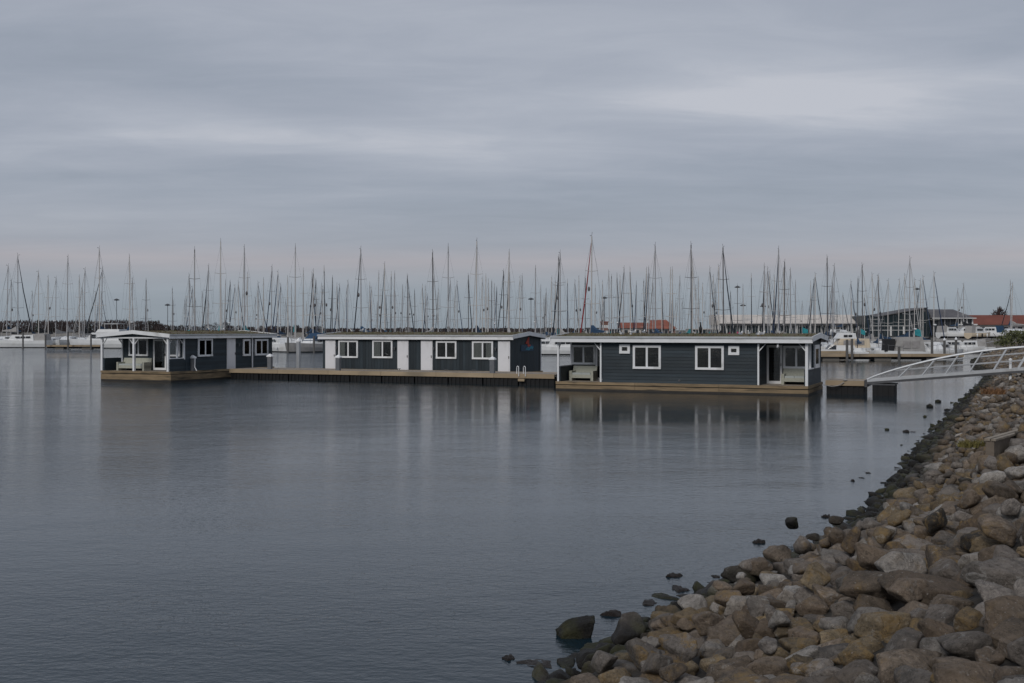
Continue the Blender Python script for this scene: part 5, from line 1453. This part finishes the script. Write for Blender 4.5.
bx('wall', 'window_glass_far', b, 0, W, 0, 5, -.1, 1.6); bx('roof', 'steel_dark', b, -.2, W+.2, -.3, 5.2, 1.6, 1.85)
for k in range(5): bx('column', 'render_white', b, k*W/4-.06, k*W/4+.06, -.12, -.01, -.1, 1.6)
b = bld('glazed_shed', 'low dark glazed shed with white mullions left of the long pale building', bpx(690), 291); W = 30*SC
wl = bx('wall', 'render_white', b, 0, W, .02, 6, -.1, 1.75); bx('roof', 'render_pale', b, -.2, W+.1, -.3, 6.2, 1.75, 1.95)
for k in range(9): bx('window', 'curtain_wall', wl, k*W/9+.07, (k+1)*W/9-.07, -.05, .02, .1, 1.6)
# long pale-roofed building
b = bld('long_building', 'long building with a pale band roof over dark windows beyond the marina', bpx(720), 290); W = 140*SC
wl = bx('wall', 'render_white', b, 0, W, .05, 14, -.1, 3.0)
m = MB(); m.add([(-.4, -1.0, 3.0), (W, -1.0, 3.0), (W, 14, 3.0), (-.4, 14, 3.0), (-.4, -.9, 3.35), (W, -.9, 3.35), (W, 6, 5.7), (-.4, 6, 5.7), (-.4, 14, 5.7), (W, 14, 5.7)], [(0,3,2,1),(0,1,5,4),(4,5,6,7),(7,6,9,8),(1,2,9,6,5),(0,4,7,8,3),(2,3,8,9)]); rf = m.build('roof', 'render_pale', b)
bx('gutter', 'steel_dark', rf, -.5, W+.02, -1.2, -1.0, 3.0, 3.3)
for k in range(22):
    x = .3+k*(W-.4)/22; f = bx('window', 'curtain_wall', wl, x, x+1.3, -.06, .05, .1, 2.7)
    bx('mullion', 'render_white', f, x+.62, x+.68, -.09, -.061, .1, 2.7)
for k in range(12): bx('column', 'render_white', b, k*W/11-.08-.02, k*W/11+.08, -.9, -.74, -.1, 3.0)
# dark glass hall with a raking roof, and its grey-roofed wing
b = bld('glass_hall', 'dark glass hall with a roof raking up to a sharp peak', bpx(856), 282); c_ = 282/1100
def gx(px): return (px-856)*c_
m = MB(); m.prism([(0, -.1), (gx(920), -.1), (gx(920), 5.6), (gx(917), 7.2), (gx(867), 4.9), (gx(860), 5.4), (0, 5.2)], 'y', 0, 16); m.build('glass_wall', 'curtain_wall', b)
m = MB(); m.prism([(gx(866.5), 4.93), (gx(917.5), 7.25), (gx(918), 7.42), (gx(866.5), 5.08)], 'y', -.4, 16.2); m.build('roof', 'slate_roof', b)
for k in range(13): 
    x = gx(860+k*4.7); bx('mullion', 'steel_dark', b, x, x+.12, -.1, -.01, -.1, min(4.7+max(0, (x-gx(868))*.18), 7.0))
for z in (1.5, 2.6): bx('transom', 'render_white', b, gx(860), gx(905), -.14, -.101, z, z+.12)
for px in (880, 893): bx('panel', 'render_white', b, gx(px), gx(px)+.5, -.16, -.102, .1, 2.5)
b = bld('hall_wing', 'grey slate-roofed wing joined to the right of the dark glass hall', bpx(920), 281)
W = 38*SC
wl = bx('wall', 'window_glass_far', b, 0, W, .0, 12, -.1, 4.6)
m = MB(); m.add([(-.5, -1, 4.6), (W+.5, -1, 4.6), (W+.5, 13, 4.6), (-.5, 13, 4.6), (.5, 6, 7.0), (W-2.5, 6, 7.0)], [(0,3,2,1),(0,1,5,4),(1,2,5),(2,3,4,5),(3,0,4)]); rf = m.build('roof', 'slate_roof', b)
bx('fascia', 'render_white', rf, -.6, W+.6, -1.15, -1.0, 4.5, 4.72)
for k in range(8): bx('column', 'render_white' if k > 4 else 'steel_dark', b, k*W/7-.15, k*W/7+.15, -.2, -.01, -.1, 4.6)
for z in (1.2, 2.8): bx('balcony', 'render_white', b, W*.6, W+1, -.8, -.21, z, z+.35)
# long red roof
b = bld('long_building', 'long building with an unbroken red tiled roof at the far right', bpx(958), 295); W = 150*SC; c_ = 295/1100
wl = bx('wall', 'render_white', b, 0, W, .02, 14, -.1, 3.0)
m = MB(); m.add([(-.5, -1.2, 3.0), (W, -1.2, 3.0), (W, 7, 5.7), (-.5, 7, 5.7), (-.5, 15, 3.0), (W, 15, 3.0)], [(0,1,2,3), (3,2,5,4), (0,3,4), (1,5,2), (0,4,5,1)]); m.build('roof', 'red_roof', b)
for k in range(20): bx('window', 'window_glass_far', wl, .6+k*1.95, 1.7+k*1.95, -.05, .02, 1.2, 2.4)
bx('balcony', 'brick_red', b, 0, W, -1.1, -.06, .4, .8)

# ------------------------------------------------------------------ trees and the bush
def tree(X, Y, z, h, r, kind, label, seed):
    rs = random.Random(seed); t = thing('conifer_tree' if kind == 'c' else 'bare_tree', label, 'tree', (X, Y, z), rs.uniform(0, 6), 'trees on the far shore')
    m = MB(); m.tube((0, 0, -.5), (0, 0, h*.55), r*.07+.08, r*.03+.03, 6)
    for k in range(9):
        a = rs.uniform(0, 6.28); z0 = h*rs.uniform(.2, .5); e = (r*.7*math.cos(a), r*.7*math.sin(a), z0+h*rs.uniform(.15, .4)); m.tube((0, 0, z0), e, .09, .03, 4)
    m.build('trunk', 'bark', t)
    m = MB()
    for k in range(330):
        u = rs.random()
        if kind == 'c': zz = h*(.1+.9*u); rr = r*(1-u)*rs.uniform(.3, 1.05)
        else:
            zz = h*(.16+.84*u); rr = r*math.sqrt(max(0, 1-((u-.42)/.6)**2))*rs.uniform(.15, 1.08)
        a = rs.uniform(0, 6.28); x, y = rr*math.cos(a), rr*math.sin(a)
        s = rs.uniform(.35, .85)*(.7 if kind == 'c' else 1); d = Vector((x*.3+rs.gauss(0, .4), y*.3+rs.gauss(0, .4), rs.uniform(.3, 1.2) if kind != 'c' else rs.uniform(-.6, .2))).normalized()*s*1.6
        n = d.orthogonal().normalized()*s*(.24 if kind != 'c' else .4)
        p = Vector((x, y, zz)); m.add([p-n, p+n, p+d+n*.2, p+d-n*.2], [(0, 1, 2, 3)])
    m.build('crown', 'conifer' if kind == 'c' else 'twigs', t)
TL = []
rt = random.Random(9)
for k in range(34):
    px = 2+k*5.2+rt.uniform(-1.5, 1.5); Y = rt.uniform(655, 690); top = 320.5+3.5*abs(math.sin(k*.9))+(3.5 if px < 30 else 0)+(4 if px > 160 else 0)+rt.uniform(-1.5, 1.5)
    TL.append((px, Y, 1.5, (330-top)*Y/1100+2.0, 'c' if rt.random() < .3 else 'b'))
for k in range(20):
    px = 180+k*7.4+rt.uniform(-2, 2); Y = rt.uniform(700, 800); top = 326.5+rt.uniform(-1.6, 1.3)-(2.0 if 205 < px < 230 else 0)
    TL.append((px, Y, 1.5, max(3.0, (330-top)*Y/1100+2.0), 'b'))
nc = {}
TZ = [(0, 45, 'above the low cruiser at the left edge'), (45, 100, 'left of the left houseboat roof'), (100, 150, 'behind the porch roof of the left houseboat'), (150, 190, 'over the porch corner of the left houseboat'), (190, 245, 'over the left houseboat door'), (245, 285, 'over the right end of the left houseboat'), (285, 400, 'right of the left houseboat')]
for k, (px, Y, z, h, kd) in enumerate(TL):
    zn = next(z_[2] for z_ in TZ if px < z_[1]); w = 'dark conifer' if kd == 'c' else 'bare brownish tree'; c = nc.setdefault((zn, w), 0); nc[(zn, w)] += 1
    tree((px-512)/1100*Y, Y, z, h, rt.uniform(2.6, 4.2)*(.7 if kd == 'c' else 1), kd, f'far-shore {w}, {(ORD[c] or "first ")}from left, '+zn.replace(' the ', ' '), k)
# the wood behind them reads as one mass
m = MB(); rw = random.Random(3)
for k in range(5200):
    X = rw.uniform(-345, -225); Y = rw.uniform(695, 740); q = 512+1100*X/Y
    hmax = (7.4 if q < 160 else 4.5)+1.2*mnoise.noise(Vector((X*.08, 0, 2)))
    z = 1.5+hmax*rw.random(); s = rw.uniform(.5, 1.1); a = rw.uniform(0, 3.14); d = Vector((math.cos(a)*.4, math.sin(a)*.4, rw.uniform(.6, 1.3)))*s*1.4; n = Vector((-math.sin(a), math.cos(a), .2))*s*.4; p = Vector((X, Y, z))
    m.add([p-n, p+n, p+d+n*.3, p+d-n*.3], [(0, 1, 2, 3)])
for k in range(2600):
    X = rw.uniform(-225, 60); Y = rw.uniform(900, 960); z = 1.5+2.4*rw.random()+1.2*max(0, mnoise.noise(Vector((X*.05, 1, 7)))); s = rw.uniform(.7, 1.5); a = rw.uniform(0, 3.14)
    d = Vector((math.cos(a), math.sin(a), .5))*s*1.6; n = Vector((-math.sin(a)*.3, math.cos(a)*.3, 1))*s*.5; p = Vector((X, Y, z)); m.add([p-n, p+n, p+d+n, p+d-n], [(0, 1, 2, 3)])
o = m.build('far_wood', 'twigs'); tag(o, 'far dark leafless wood along the shore behind the marina', 'woodland', None, 'stuff')
tree((1000-512)/1100*310, 310, 1.9, 7.2, 2.1, 'b', 'small bare tree behind the long red roof', 77)
# bush on the crest at the right
b = thing('bush', 'dense green-brown bush on the bank crest at the right edge', 'bush', (49.8, 103, 2.0), 0)
m = MB(); rs = random.Random(8)
for k in range(10): a = rs.uniform(-4, 5); m.tube((a, rs.uniform(-.6, .6), -.1), (a+rs.gauss(0, .4), rs.gauss(0, .4), 1.2), .04, .02, 5)
m.build('stem', 'bark', b)
m = MB()
for k in range(5200):
    x = rs.uniform(-4.2, 7); top = 1.35+.35*mnoise.noise(Vector((x*.5, 0, 0)))+.1*mnoise.noise(Vector((x*2.2, 4, 0))); top *= min(1, (x+4.6)/1.3)
    z = top*rs.random()**.6; y = rs.gauss(0, .7); s = rs.uniform(.07, .16); d = Vector((rs.gauss(0, 1), rs.gauss(0, 1), rs.gauss(.5, .7))).normalized()*s; n = d.orthogonal().normalized()*s*.5; p = Vector((x, y, z))
    m.add([p-d, p+n, p+d, p-n], [(0, 1, 2, 3)])
m.build('foliage', 'bush_leaf', b)
